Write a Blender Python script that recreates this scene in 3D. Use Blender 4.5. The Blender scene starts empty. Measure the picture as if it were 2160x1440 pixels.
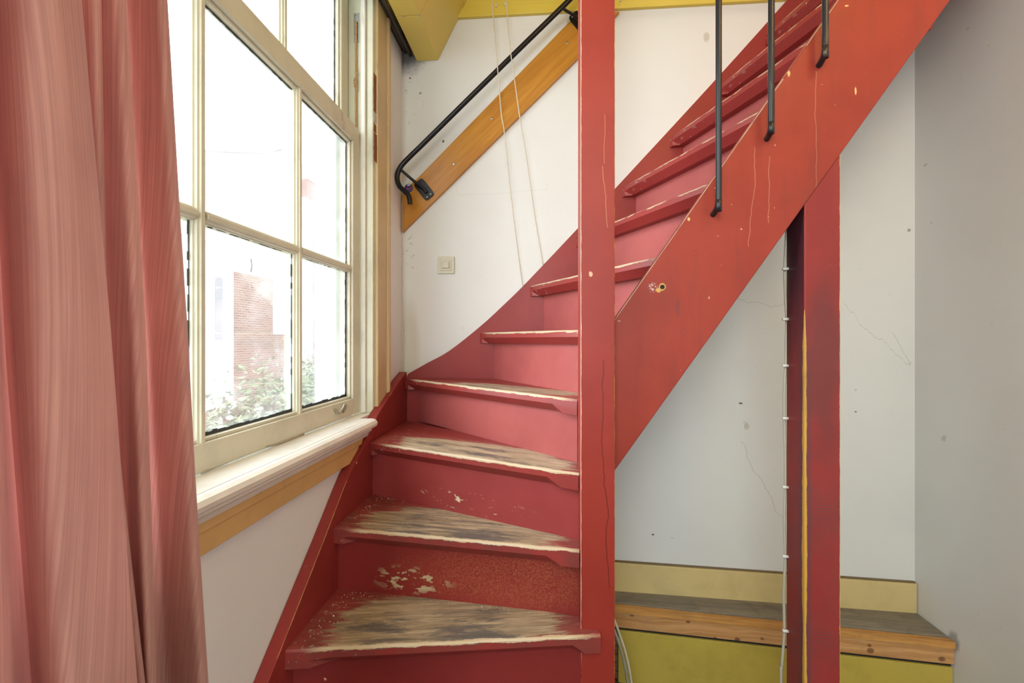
import bpy, bmesh, math, random
from mathutils import Vector, Matrix
random.seed(7)
C = bpy.context.scene.collection
SC = bpy.context.scene
PI = math.pi
# ------------------------------------------------------------------ camera, world, lights, exposure
F, CX, HY, YAW, ZC = 900.0, 1080.0, 716.0, math.radians(5.0), 1.38
CY_, SY_ = math.cos(YAW), math.sin(YAW)
cam = bpy.data.cameras.new('camera'); cam_o = bpy.data.objects.new('camera', cam); C.objects.link(cam_o)
cam.sensor_width = 36.0; cam.lens = 36.0 * F / 2160.0; cam.shift_y = -4.0 / 2160.0; cam.clip_start = 0.02
cam_o.location = (0, 0, ZC); cam_o.rotation_euler = (PI / 2, 0, YAW)
SC.camera = cam_o
SC.view_settings.view_transform = 'Standard'; SC.view_settings.look = 'None'
SC.view_settings.exposure = 0.58; SC.view_settings.gamma = 1.0; SC.view_settings.use_curve_mapping = False
w = bpy.data.worlds.new('sky'); SC.world = w; w.use_nodes = True
bg = w.node_tree.nodes['Background']; bg.inputs[0].default_value = (0.84, 0.92, 1.0, 1); bg.inputs[1].default_value = 6.8

def area(name, loc, target, size, size_y, power, color, portal=False):
    l = bpy.data.lights.new(name, 'AREA'); l.shape = 'RECTANGLE'; l.size = size; l.size_y = size_y
    l.energy = power; l.color = color
    o = bpy.data.objects.new(name, l); C.objects.link(o); o.location = loc
    o.rotation_euler = (Vector(target) - Vector(loc)).to_track_quat('-Z', 'Y').to_euler()
    if portal: l.cycles.is_portal = True
    return o
area('window_portal', (-0.80, 0.82, 1.95), (1, 0.82, 1.95), 1.7, 1.45, 10, (1, 1, 1), True)
area('ceiling_fill_light', (-0.05, -0.75, 2.80), (0.6, 0.9, 1.3), 1.0, 1.0, 13, (1.0, 0.96, 0.91))  # added neutral ceiling fill behind the camera, stands for no known fixture
area('stair_lamp', (0.95, 0.25, 2.84), (0.8, 1.2, 2.2), 0.35, 0.35, 5.0, (1.0, 0.58, 0.24))
area('front_fill_light', (0.2, -2.85, 1.7), (0.4, 1.0, 1.2), 1.9, 1.7, 18, (0.82, 0.92, 1.0))  # added frontal fill; the front wall has no window
area('side_fill_light', (-0.60, -1.35, 1.95), (1.4, 0.9, 1.75), 1.3, 1.5, 34, (0.82, 0.92, 1.0))  # added fill to brighten the right wall; no window opening here
area('upstairs_lamp', (0.75, 1.35, 4.1), (0.85, 1.4, 2.0), 0.7, 0.5, 7, (1.0, 0.80, 0.58))

# ------------------------------------------------------------------ pixel -> world helpers (points on real planes)
def ray(px, py):
    u = (px - CX) / F; v = (HY - py) / F
    return Vector((u * CY_ - SY_, u * SY_ + CY_, v))
def onX(px, py, X): r = ray(px, py); return Vector((X, r.y * X / r.x, ZC + r.z * X / r.x))
def onY(px, py, Y): r = ray(px, py); return Vector((r.x * Y / r.y, Y, ZC + r.z * Y / r.y))
def onZ(px, py, z): r = ray(px, py); t = (z - ZC) / r.z; return Vector((r.x * t, r.y * t, z))

# ------------------------------------------------------------------ node helpers
class NT:
    def __init__(s, name):
        s.m = bpy.data.materials.new(name); s.m.use_nodes = True; s.t = s.m.node_tree; s.n = s.t.nodes
        s.b = s.n['Principled BSDF']; s.out = s.n['Material Output']; s._pos = None
    def new(s, t): return s.n.new(t)
    def put(s, sock, v):
        if hasattr(v, 'links') or isinstance(v, bpy.types.NodeSocket): s.t.links.new(v, sock)
        elif isinstance(v, (tuple, list)):
            sock.default_value = tuple(v) + ((1,) if len(v) == 3 and sock.type == 'RGBA' else ())
        else: sock.default_value = v
    def ma(s, op, a, b=None, c=None, clamp=False):
        n = s.new('ShaderNodeMath'); n.operation = op; n.use_clamp = clamp
        s.put(n.inputs[0], a)
        if b is not None: s.put(n.inputs[1], b)
        if c is not None: s.put(n.inputs[2], c)
        return n.outputs[0]
    def pos(s):
        if s._pos is None:
            g = s.new('ShaderNodeNewGeometry'); q = s.new('ShaderNodeSeparateXYZ')
            s.t.links.new(g.outputs['Position'], q.inputs[0]); s._g = g; s._pos = q.outputs
        return s._pos
    def vec(s, x, y, z):
        n = s.new('ShaderNodeCombineXYZ'); s.put(n.inputs[0], x); s.put(n.inputs[1], y); s.put(n.inputs[2], z); return n.outputs[0]
    def scaled(s, sx, sy, sz, src=None):
        s.pos(); n = s.new('ShaderNodeVectorMath'); n.operation = 'MULTIPLY'
        s.t.links.new(src or s._g.outputs['Position'], n.inputs[0]); n.inputs[1].default_value = (sx, sy, sz); return n.outputs[0]
    def noise(s, v, scale=5, detail=3, rough=0.55, dist=0.0):
        n = s.new('ShaderNodeTexNoise'); s.put(n.inputs['Vector'], v); n.inputs['Scale'].default_value = scale
        n.inputs['Detail'].default_value = detail; n.inputs['Roughness'].default_value = rough; n.inputs['Distortion'].default_value = dist
        return n.outputs['Fac']
    def step(s, v, a, b, lo=0.0, hi=1.0):
        n = s.new('ShaderNodeMapRange'); n.interpolation_type = 'SMOOTHSTEP'; s.put(n.inputs[0], v)
        s.put(n.inputs[1], a); s.put(n.inputs[2], b); n.inputs[3].default_value = lo; n.inputs[4].default_value = hi
        return n.outputs[0]
    def mix(s, f, a, b):
        n = s.new('ShaderNodeMix'); n.data_type = 'RGBA'; s.put(n.inputs[0], f); s.put(n.inputs[6], a); s.put(n.inputs[7], b); return n.outputs[2]
    def ramp(s, f, stops):
        n = s.new('ShaderNodeValToRGB'); s.put(n.inputs[0], f); e = n.color_ramp.elements
        while len(e) < len(stops): e.new(0.5)
        for i, (p, c) in enumerate(stops): e[i].position = p; e[i].color = tuple(c) + (1,)
        return n.outputs[0]
    def bump(s, h, strength=0.2, dist=0.002):
        n = s.new('ShaderNodeBump'); n.inputs['Strength'].default_value = strength; n.inputs['Distance'].default_value = dist
        s.put(n.inputs['Height'], h); s.t.links.new(n.outputs[0], s.b.inputs['Normal'])
    def fin(s, col, rough=0.5, spec=0.5, metal=0.0):
        s.put(s.b.inputs['Base Color'], col); s.put(s.b.inputs['Roughness'], rough)
        s.b.inputs['Specular IOR Level'].default_value = spec; s.b.inputs['Metallic'].default_value = metal
        return s.m
    def spot(s, a, b, a0, b0, ra, rb, soft=0.4, warp=0.0, wscale=20):
        """1 inside the ellipse centred at a0,b0 of two coordinate sockets"""
        if warp:
            nz = s.noise(s.scaled(1, 1, 1), wscale, 3)
            nz = s.ma('MULTIPLY', s.ma('SUBTRACT', nz, 0.5), warp)
            a = s.ma('ADD', a, nz)
            b = s.ma('SUBTRACT', b, nz)
        da = s.ma('DIVIDE', s.ma('SUBTRACT', a, a0), ra); db = s.ma('DIVIDE', s.ma('SUBTRACT', b, b0), rb)
        d = s.ma('SQRT', s.ma('ADD', s.ma('MULTIPLY', da, da), s.ma('MULTIPLY', db, db)))
        return s.step(d, 1.0 + soft, 1.0 - soft * 0.5)
    def line(s, a, t, a0, slope, t0, t1, width, wob=0.02, seed=0.0, wscale=6):
        """thin wavy line a = a0 + slope*(t-t0), for t in [t0,t1]"""
        nz = s.noise(s.vec(seed, s.ma('MULTIPLY', t, wscale), seed * 1.7), 1.0, 4, 0.6)
        c = s.ma('ADD', s.ma('MULTIPLY', s.ma('SUBTRACT', nz, 0.5), wob * 4.5), s.ma('MULTIPLY_ADD', s.ma('SUBTRACT', t, t0), slope, a0))
        d = s.ma('ABSOLUTE', s.ma('SUBTRACT', a, c))
        m = s.step(d, width * 1.3, width * 0.4)
        lo, hi = min(t0, t1), max(t0, t1)
        return s.ma('MULTIPLY', m, s.ma('MULTIPLY', s.ma('GREATER_THAN', t, lo), s.ma('LESS_THAN', t, hi)))
    def mx(s, *a):
        r = a[0]
        for q in a[1:]: r = s.ma('MAXIMUM', r, q)
        return r

def plain(name, col, rough=0.5, spec=0.5, metal=0.0, var=0.12, scale=8):
    k = NT(name); n = k.noise(k.scaled(1, 1, 1), scale, 4)
    c = k.mix(k.ma('MULTIPLY', n, var * 2), col, tuple(v * 0.6 for v in col)); k.bump(n, 0.1, 0.001)
    return k.fin(c, rough, spec, metal)

RED = (0.31, 0.038, 0.034)
BARE = (0.72, 0.42, 0.15)
def red_paint(name, base=RED, chips=None, cracks=None, drips=None, extra=None, rough=0.42):
    k = NT(name); x, y, z = k.pos()[0], k.pos()[1], k.pos()[2]
    n1 = k.noise(k.scaled(1, 1, 1), 3.5, 4, 0.6); n2 = k.noise(k.scaled(1, 1, 1), 160, 2)
    c = k.mix(k.step(n1, 0.35, 0.7), base, (base[0] * 0.84, base[1] * 0.78, base[2] * 0.8))
    dust = k.step(k.noise(k.scaled(1, 1, 1), 45, 5, 0.7), 0.66, 0.8)
    c = k.mix(k.ma('MULTIPLY', dust, 0.25), c, (0.5, 0.2, 0.17))
    ch = k.step(k.noise(k.scaled(1, 1, 1), 30, 2, 0.4), 0.80, 0.82)
    c = k.mix(ch, c, (0.7, 0.46, 0.26))
    if extra: c = extra(k, c, x, y, z)
    h = k.ma('ADD', k.ma('MULTIPLY', n2, 0.2), n1)
    k.bump(h, 0.25, 0.0015)
    return k.fin(c, rough, 0.32)

def wood(name, a, b, axis='x', scale=1.0, rough=0.5, dirt=0.0):
    k = NT(name); sx = {'x': (1.2, 22, 22), 'y': (22, 1.2, 22), 'z': (22, 22, 1.2)}[axis]
    g = k.noise(k.scaled(*sx), 1.6 * scale, 5, 0.6, 0.6); f = k.noise(k.scaled(*[q * 6 for q in sx]), 1.5 * scale, 3)
    c = k.mix(k.step(g, 0.3, 0.7), a, b); c = k.mix(k.ma('MULTIPLY', k.step(f, 0.45, 0.7), 0.35), c, tuple(v * 0.45 for v in b))
    if dirt:
        d = k.step(k.noise(k.scaled(1, 1, 1), 14, 5, 0.7), 0.45, 0.7); c = k.mix(k.ma('MULTIPLY', d, dirt), c, (0.10, 0.085, 0.07))
    k.bump(f, 0.3, 0.001)
    return k.fin(c, rough, 0.4)

# ------------------------------------------------------------------ mesh helpers
def prop(o, label=None, cat=None, group=None, kind=None):
    if label: o['label'] = label
    if cat: o['category'] = cat
    if group: o['group'] = group
    if kind: o['kind'] = kind
    return o
def thing(name, loc, label=None, cat=None, group=None, kind=None):
    o = bpy.data.objects.new(name, None); o.empty_display_size = 0.05; C.objects.link(o); o.location = loc
    return prop(o, label, cat, group, kind)
def woff(p):
    v = Vector((0, 0, 0))
    while p is not None: v += p.location; p = p.parent
    return v
def mesh(name, vs, fs, mat, parent=None, smooth=False, bevel=0.0, uvs=None, seg=2):
    """vs are world coordinates; the object's origin is put at its lowest middle point"""
    vs = [Vector(v) for v in vs]
    lo = Vector([min(v[i] for v in vs) for i in range(3)]); hi = Vector([max(v[i] for v in vs) for i in range(3)])
    org = Vector(((lo.x + hi.x) / 2, (lo.y + hi.y) / 2, lo.z))
    me = bpy.data.meshes.new(name); me.from_pydata([v - org for v in vs], [], fs)
    if uvs:
        ul = me.uv_layers.new(name='UVMap')
        for l in me.loops: ul.data[l.index].uv = uvs[l.vertex_index]
    bm = bmesh.new(); bm.from_mesh(me); bmesh.ops.recalc_face_normals(bm, faces=bm.faces); bm.to_mesh(me); bm.free()
    me.materials.append(mat)
    if smooth:
        for p in me.polygons: p.use_smooth = True
    o = bpy.data.objects.new(name, me); C.objects.link(o)
    if parent: o.parent = parent; o.location = org - woff(parent)
    else: o.location = org
    if bevel:
        b = o.modifiers.new('bevel', 'BEVEL'); b.width = bevel; b.segments = seg; b.limit_method = 'ANGLE'; b.angle_limit = 0.6; b.harden_normals = False
    return o
def boxd(x0, x1, y0, y1, z0, z1):
    v = [(x, y, z) for x in (x0, x1) for y in (y0, y1) for z in (z0, z1)]
    return v, [(0, 1, 3, 2), (4, 6, 7, 5), (0, 4, 5, 1), (2, 3, 7, 6), (0, 2, 6, 4), (1, 5, 7, 3)]
def box(name, x0, x1, y0, y1, z0, z1, mat, parent=None, bevel=0.0):
    v, f = boxd(x0, x1, y0, y1, z0, z1); return mesh(name, v, f, mat, parent, bevel=bevel)
class MB:
    def __init__(s): s.v = []; s.f = []
    def add(s, v, f): k = len(s.v); s.v += [Vector(q) for q in v]; s.f += [tuple(i + k for i in q) for q in f]; return s
    def box(s, *a): return s.add(*boxd(*a))
    def tube(s, pts, r, n=8, cap=True): return s.add(*tubed(pts, r, n, cap))
    def out(s, name, mat, parent=None, **k): return mesh(name, s.v, s.f, mat, parent, **k)
def prism(poly, axis, a0, a1):
    """poly: list of 2D points; extruded along axis ('x','y','z') between a0 and a1"""
    def P(p, a): return {'x': (a, p[0], p[1]), 'y': (p[0], a, p[1]), 'z': (p[0], p[1], a)}[axis]
    n = len(poly); v = [P(p, a0) for p in poly] + [P(p, a1) for p in poly]
    f = [tuple(range(n)), tuple(range(2 * n - 1, n - 1, -1))] + [(i, (i + 1) % n, n + (i + 1) % n, n + i) for i in range(n)]
    return v, f
def spline(pts, n=8):
    pts = [Vector(p) for p in pts]; out = []
    for i in range(len(pts) - 1):
        a = pts[max(i - 1, 0)]; b = pts[i]; c = pts[i + 1]; d = pts[min(i + 2, len(pts) - 1)]
        for j in range(n):
            t = j / n
            out.append(0.5 * ((2 * b) + (c - a) * t + (2 * a - 5 * b + 4 * c - d) * t * t + (3 * b - a - 3 * c + d) * t ** 3))
    out.append(pts[-1]); return out
def tubed(pts, r, n=8, cap=True):
    pts = [Vector(p) for p in pts]; v = []; f = []; up = None
    for i, p in enumerate(pts):
        d = (pts[min(i + 1, len(pts) - 1)] - pts[max(i - 1, 0)]).normalized()
        if up is None: up = d.orthogonal().normalized()
        up = (up - d * up.dot(d)).normalized(); s = d.cross(up); rr = r[i] if isinstance(r, (list, tuple)) else r
        v += [p + (up * math.cos(2 * PI * k / n) + s * math.sin(2 * PI * k / n)) * rr for k in range(n)]
    for i in range(len(pts) - 1):
        f += [(i * n + k, i * n + (k + 1) % n, (i + 1) * n + (k + 1) % n, (i + 1) * n + k) for k in range(n)]
    if cap: f += [tuple(range(n)), tuple((len(pts) - 1) * n + k for k in range(n - 1, -1, -1))]
    return v, f
def tube(name, pts, r, mat, parent=None, n=10): v, f = tubed(pts, r, n); return mesh(name, v, f, mat, parent, smooth=True)
def disc(name, c, nrm, r, h, mat, parent=None, n=16):
    c = Vector(c); d = Vector(nrm).normalized(); return tube(name, [c, c + d * h * 0.8, c + d * h], [r, r, r * 0.7], mat, parent, n)

# ================================================================== SETTING
XL, YB, XR, YF = -0.654, 1.85, 1.464, -3.0
ZT = 2.90             # ceiling underside
def wall_mat(name, base, marks=None):
    k = NT(name); x, y, z = k.pos()[0], k.pos()[1], k.pos()[2]
    n1 = k.noise(k.scaled(1, 1, 1), 2.2, 4); n2 = k.noise(k.scaled(1, 1, 1), 70, 3)
    c = k.mix(k.ma('MULTIPLY', k.step(n1, 0.4, 0.75), 0.35), base, tuple(v * 0.86 for v in base))
    sp = k.step(k.noise(k.scaled(1, 1, 1), 26, 2, 0.4), 0.755, 0.785)
    reg = k.step(k.noise(k.scaled(1, 1, 1), 3.1, 2), 0.42, 0.6)
    c = k.mix(k.ma('MULTIPLY', k.ma('MULTIPLY', sp, reg), 0.75), c, (0.22, 0.20, 0.17))
    sc = k.step(k.noise(k.scaled(3, 3, 1.1), 9, 3, 0.5, 2.5), 0.70, 0.78)
    c = k.mix(k.ma('MULTIPLY', sc, 0.14), c, (0.35, 0.33, 0.28))
    if marks: c = marks(k, c, x, y, z)
    k.bump(k.ma('ADD', n1, k.ma('MULTIPLY', n2, 0.12)), 0.35, 0.004)
    return k.fin(c, 0.62, 0.35)
def pY(px, py): p = onY(px, py, YB); return p.x, p.z
def back_marks(k, c, x, y, z):
    def sp(px, py, ra, rb, w=0.0, ws=20): a, b = pY(px, py); return k.spot(x, z, a, b, ra, rb, 0.6, w, ws)
    def ln(px0, py0, px1, py1, wd, wob, sd, col, f):
        a, b = pY(px0, py0); a1, b1 = pY(px1, py1)
        if abs(b1 - b) > abs(a1 - a): m = k.line(x, z, a, (a1 - a) / (b1 - b), b, b1, wd, wob, sd)
        else: m = k.line(z, x, b, (b1 - b) / (a1 - a), a, a1, wd, wob, sd)
        return m
    soot = k.ma('MULTIPLY', sp(850, 95, 0.10, 0.10, 0.08, 14), 0.85)
    c = k.mix(soot, c, (0.05, 0.045, 0.045))
    soot2 = k.ma('MULTIPLY', k.mx(sp(858, 540, 0.035, 0.09, 0.06, 30), sp(866, 190, 0.05, 0.12, 0.1, 24)), k.step(k.noise(k.scaled(1, 1, 1), 70, 3, 0.6), 0.62, 0.72))
    c = k.mix(k.ma('MULTIPLY', soot2, 0.7), c, (0.16, 0.15, 0.13))
    yel = k.ma('MULTIPLY', sp(862, 740, 0.04, 0.18), 0.45); c = k.mix(yel, c, (0.52, 0.47, 0.30))
    cracks = k.mx(ln(850, 500, 852, 790, 0.0012, 0.008, 1.3, 0, 0), ln(1780, 650, 1925, 770, 0.0011, 0.05, 3.3, 0, 0),
                  ln(1540, 630, 1655, 640, 0.0009, 0.03, 4.1, 0, 0), ln(1560, 930, 1650, 1090, 0.0011, 0.03, 6.2, 0, 0))
    c = k.mix(k.ma('MULTIPLY', cracks, 0.55), c, (0.24, 0.23, 0.21))
    patch = k.mx(ln(965, 412, 1155, 400, 0.0013, 0.008, 2.2, 0, 0), ln(962, 385, 965, 412, 0.0012, 0.003, 2.9, 0, 0), ln(1155, 400, 1153, 382, 0.0012, 0.003, 5.9, 0, 0))
    c = k.mix(k.ma('MULTIPLY', patch, 0.3), c, (0.5, 0.5, 0.5))
    st = k.mx(sp(1490, 78, 0.011, 0.017, 0.01, 60), sp(1574, 898, 0.008, 0.013, 0.03, 50), sp(1417, 1134, 0.004, 0.002, 0.01, 60))
    c = k.mix(k.ma('MULTIPLY', st, 0.5), c, (0.42, 0.36, 0.24))
    dots = k.mx(sp(1562, 850, 0.006, 0.003, 0.014, 90), sp(886, 197, 0.003, 0.003), sp(865, 165, 0.004, 0.003), sp(935, 298, 0.004, 0.005), sp(1805, 868, 0.004, 0.002), sp(1377, 1127, 0.005, 0.003, 0.01, 60))
    c = k.mix(dots, c, (0.10, 0.09, 0.08))
    # brown tide line over the baseboard and greenish pencil stroke
    g = ln(1882, 700, 1920, 772, 0.0012, 0.015, 8.8, 0, 0); c = k.mix(k.ma('MULTIPLY', g, 0.5), c, (0.12, 0.35, 0.2))
    return c
M_wall = wall_mat('white_plaster_back', (0.78, 0.80, 0.78), back_marks)
M_wallL = wall_mat('white_plaster_left', (0.79, 0.80, 0.78))
def right_marks(k, c, x, y, z):
    def pt(px, py): p = onX(px, py, XR); return p.y, p.z
    def sp(px, py, ra, rb, w=0.0, ws=20): a, b = pt(px, py); return k.spot(y, z, a, b, ra, rb, 0.6, w, ws)
    st = k.mx(sp(1952, 348, 0.008, 0.004), sp(1965, 470, 0.006, 0.002), sp(1991, 925, 0.007, 0.009, 0.02, 60), sp(1925, 262, 0.004, 0.004))
    c = k.mix(k.ma('MULTIPLY', st, 0.5), c, (0.42, 0.36, 0.28))
    gr = k.ma('MULTIPLY', sp(2012, 1352, 0.018, 0.028, 0.02, 50), 0.8); c = k.mix(gr, c, (0.33, 0.33, 0.31))
    a, b = pt(2000, 1370); a1, b1 = pt(2150, 1440)
    return c
M_wallR = wall_mat('white_plaster_right', (0.76, 0.77, 0.74), right_marks)
M_yellow = plain('ochre_yellow_paint', (0.74, 0.58, 0.09), 0.42, 0.5, 0, 0.12, 6)
M_floor = wood('old_floorboards', (0.20, 0.12, 0.07), (0.12, 0.075, 0.045), 'x', 1, 0.6, 0.4)
M_dark = plain('dark_gap', (0.02, 0.018, 0.016), 0.9)
M_pink_ceiling = plain('upper_ceiling_white', (0.75, 0.72, 0.66), 0.7)

# floor with planks
fl = box('floor', XL - 0.3, XR + 0.2, YF, YB + 0.15, -0.06, -0.012, M_dark); prop(fl, kind='structure')
yy = YF + 0.01
while yy < YB:
    box('floor_board', XL, XR, yy, min(yy + 0.15, YB), -0.012, 0.0, M_floor, fl, 0.002); yy += 0.153
wb = box('wall_back', XL - 0.3, XR + 0.15, YB, YB + 0.15, 0, 4.4, M_wall); prop(wb, kind='structure')
wr = box('wall_right', XR, XR + 0.15, YF, YB, 0, 4.4, M_wallR); prop(wr, kind='structure')
wf = box('wall_front', XL - 0.3, XR + 0.15, YF - 0.1, YF, 0, 4.4, M_wallL); prop(wf, kind='structure')
# left wall around the window opening
WY0, WY1, WZ0, WZ1 = 0.02, 1.535, ZC - 0.30, 2.79
mb = MB(); XO = XL - 0.22
mb.box(XO, XL, YF, WY0, 0, 4.4).box(XO, XL, WY1, YB, 0, 4.4).box(XO, XL, WY0, WY1, 0, WZ0).box(XO, XL, WY0, WY1, WZ1, 4.4)
wl = mb.out('wall_left', M_wallL); prop(wl, kind='structure')
# ceiling: open above the stairs
mb = MB(); mb.box(XL, XR, YF, 0.95, ZT, ZT + 0.12).box(XL, 0.30, 0.95, YB, ZT, ZT + 0.12)
ce = mb.out('ceiling', M_yellow); prop(ce, kind='structure')
uc = box('ceiling', XL, XR, YF, YB, 4.4, 4.5, M_pink_ceiling); prop(uc, kind='structure')
# boxed ochre beam running towards the back wall
p1 = onY(880, 130, YB); p2 = onY(924, 128, YB); p3 = onY(967, 42, YB)
sl = (p3.x - p2.x) / (p3.z - p2.z)
poly = [(p1.x, p1.z), (p2.x, p1.z), (p2.x + sl * (ZT - p1.z), ZT), (p1.x - 0.01, ZT)]
beam = thing('trim_1', ((p1.x + p2.x) / 2, 1.5, p1.z), kind='structure')
ys = [0.4, 1.30, YB]
zz = 1.572   # the joint seen across the beam
def beam_mat():
    k = NT('beam_ochre'); x, y, z = k.pos()[0], k.pos()[1], k.pos()[2]
    n = k.noise(k.scaled(1, 1, 1), 5, 4); c = k.mix(k.ma('MULTIPLY', n, 0.25), (0.76, 0.62, 0.13), (0.55, 0.42, 0.10))
    k.bump(n, 0.1, 0.002); return k.fin(c, 0.4)
M_beam = beam_mat()
yj = onX(900, 60, -0.245).y
v, f = prism(poly, 'y', 0.2, 1.585); mesh('beam_board', v, f, M_beam, beam, bevel=0.002)
v, f = prism(poly, 'y', 1.588, YB - 0.001); mesh('beam_board', v, f, M_beam, beam, bevel=0.002)
for q in (poly[1], ((poly[0][0] + poly[1][0]) / 2 - .02, poly[0][1])):
    disc('nail_head', (q[0], 1.586, q[1] + 0.001), (0.3, 0, -1), 0.004, 0.003, plain('nail_grey', (0.5, 0.45, 0.3), 0.4), beam)
# ochre cornice and header board on the back wall
co = thing('trim_2', (0.3, YB, ZT - 0.1), kind='structure')
za, zb = onY(967, 42, YB).z, onY(1655, 4, YB).z
x0, x1 = p3.x - 0.03, XR
def slat(name, zl, zr, h, th, mat, x0=x0, x1=x1, **kw):
    v = [(x0, YB - th, zl), (x1, YB - th, zr), (x1, YB, zr), (x0, YB, zl), (x0, YB - th, zl + h), (x1, YB - th, zr + h), (x1, YB, zr + h), (x0, YB, zl + h)]
    return mesh(name, v, [(0, 1, 2, 3), (4, 5, 6, 7), (0, 1, 5, 4), (1, 2, 6, 5), (2, 3, 7, 6), (3, 0, 4, 7)], mat, co, **kw)
zr_ = za + (zb - za) * (x1 - x0) / (onY(1655, 4, YB).x - p3.x)
slat('cornice_board', za, zr_, 0.042, 0.016, M_yellow, bevel=0.002)
slat('header_board', za + 0.043, zr_ + 0.043, 0.16, 0.010, M_yellow, bevel=0.002)
M_white_plastic = plain('white_plastic', (0.78, 0.76, 0.70), 0.4, 0.5, 0, 0.05)
for (px, py) in ((1047, 16), (1066, 13), (1200, 5), (1308, 4)):
    q = onY(px, py, YB - 0.010); t = MB()
    t.tube([q, q + Vector((0, -0.012, 0.0))], 0.0035, 8); t.tube([q + Vector((0, -0.012, -0.006)), q + Vector((0, -0.012, 0.008))], 0.003, 8)
    t.out('cup_hook', M_white_plastic, co, smooth=True)

# ------------------------------------------------------------------ baseboard and low step at the back right
def board_mat(name, base, dirt=0.35):
    k = NT(name); n = k.noise(k.scaled(1, 1, 1), 9, 5, 0.65); n2 = k.noise(k.scaled(2, 1, 1), 30, 3, 0.5)
    c = k.mix(k.ma('MULTIPLY', k.step(n, 0.45, 0.75), dirt), base, tuple(v * 0.55 for v in base))
    c = k.mix(k.ma('MULTIPLY', k.step(n2, 0.74, 0.78), 0.8), c, (0.08, 0.06, 0.03)); k.bump(n, 0.15, 0.002)
    return k.fin(c, 0.45)
bt0, bt1 = onY(1297, 1187, YB - 0.015), onY(1932, 1232, YB - 0.015)
bb0, bb1 = onY(1297, 1245, YB - 0.015), onY(1932, 1292, YB - 0.015)
def ext(a, b, X): t = (X - a.x) / (b.x - a.x); return a.z + (b.z - a.z) * t
def quadboard(name, xa, xb, y0, y1, zfun0, zfun1, mat, parent, bevel=0.002):
    v = []
    for X in (xa, xb):
        for Y in (y0, y1):
            v += [(X, Y, zfun0(X)), (X, Y, zfun1(X))]
    return mesh(name, v, [(0, 1, 3, 2), (4, 6, 7, 5), (0, 4, 5, 1), (2, 3, 7, 6), (0, 2, 6, 4), (1, 5, 7, 3)], mat, parent, bevel=bevel)
M_base = board_mat('baseboard_ochre', (0.70, 0.56, 0.26), 0.25)
bs = thing('baseboard_back', (0.8, YB, 0.3), kind='structure')
SX0 = 0.10
quadboard('board', SX0, XR - 0.004, YB - 0.015, YB, lambda X: ext(bb0, bb1, X) - 0.01, lambda X: ext(bt0, bt1, X), M_base, bs)
M_tide = plain('brown_edge', (0.20, 0.14, 0.07), 0.7)
quadboard('top_edge', SX0, XR - 0.004, YB - 0.008, YB, lambda X: ext(bt0, bt1, X), lambda X: ext(bt0, bt1, X) + 0.006, M_tide, bs, 0)
st = thing('low_step', (0.85, 1.78, 0.0), 'low wooden step with grooved pine nosing over a yellow panel, under the stairs', 'step')
zs = lambda X: ext(bb0, bb1, X)
yfs = lambda X: 1.728 + (1.672 - 1.728) * (X - 0.25) / (XR - 0.25)
M_grey_wood = wood('dusty_grey_board', (0.30, 0.255, 0.19), (0.21, 0.185, 0.15), 'x', 1, 0.7, 0.35)
M_pine = wood('bare_pine', (0.66, 0.36, 0.14), (0.52, 0.25, 0.085), 'x', 0.8, 0.5, 0.25)
def pine_knots(mat_name):
    k = NT(mat_name); x, y, z = k.pos()[0], k.pos()[1], k.pos()[2]
    warp = k.ma('MULTIPLY', k.ma('SUBTRACT', k.noise(k.scaled(4, 4, 10), 1.0, 3), 0.5), 0.05)
    g = k.noise(k.vec(k.ma('MULTIPLY', x, 1.4), 0.0, k.ma('MULTIPLY', k.ma('ADD', z, warp), 75)), 1.0, 4, 0.6)
    c = k.mix(k.step(g, 0.35, 0.65), (0.68, 0.38, 0.16), (0.50, 0.245, 0.085))
    for (px, py, r_) in ((1406, 1350, .008), (1455, 1318, .007), (1512, 1352, .006), (1558, 1353, .009), (1610, 1350, .006), (1832, 1368, .011), (1976, 1381, .010), (1830, 1357, .006), (1336, 1307, .008), (1530, 1312, .007)):
        p = onY(px, py, 1.70); m1 = k.spot(x, z, p.x, p.z, r_, r_ * 0.8, 0.5, 0.004, 60); c = k.mix(k.ma('MULTIPLY', m1, 0.8), c, (0.16, 0.055, 0.025))
    d = k.step(k.noise(k.scaled(1, 1, 1), 16, 5, 0.7), 0.52, 0.72); c = k.mix(k.ma('MULTIPLY', d, 0.35), c, (0.30, 0.24, 0.18))
    k.bump(g, 0.3, 0.001); return k.fin(c, 0.5, 0.4)
M_pine = pine_knots('bare_pine_knotty')
M_pine2 = wood('bare_pine_edge', (0.68, 0.35, 0.10), (0.55, 0.26, 0.07), 'x', 0.8, 0.5, 0.2)
M_ypanel = board_mat('mustard_panel', (0.56, 0.44, 0.08), 0.35)
def stepboard(name, dy0, dy1, z0, z1, mat, bevel=0.0015, xa=SX0, xb=XR - 0.003, back=False):
    v = []
    for X in (xa, xb):
        for Y in ((yfs(X) + dy0), (YB - 0.001 if back else yfs(X) + dy1)):
            v += [(X, Y, zs(X) + z0), (X, Y, zs(X) + z1)]
    return mesh(name, v, [(0, 1, 3, 2), (4, 6, 7, 5), (0, 4, 5, 1), (2, 3, 7, 6), (0, 2, 6, 4), (1, 5, 7, 3)], mat, st, bevel=bevel)
stepboard('step_tread', 0.029, 0, -0.03, -0.002, M_grey_wood, back=True)
for i in range(3): stepboard('nosing_strip', 0.0005 + i * 0.0100, 0.0063 + i * 0.0100, -0.028, -0.004 - 0.001 * i, M_pine2, 0.0008)
stepboard('nosing_back', 0.003, 0.030, -0.029, -0.014, M_dark, 0)
stepboard('face_board', 0.006, 0.03, -0.088, -0.029, M_pine)
stepboard('gap_strip', 0.02, 0.04, -0.108, -0.088, M_dark, 0)
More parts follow.
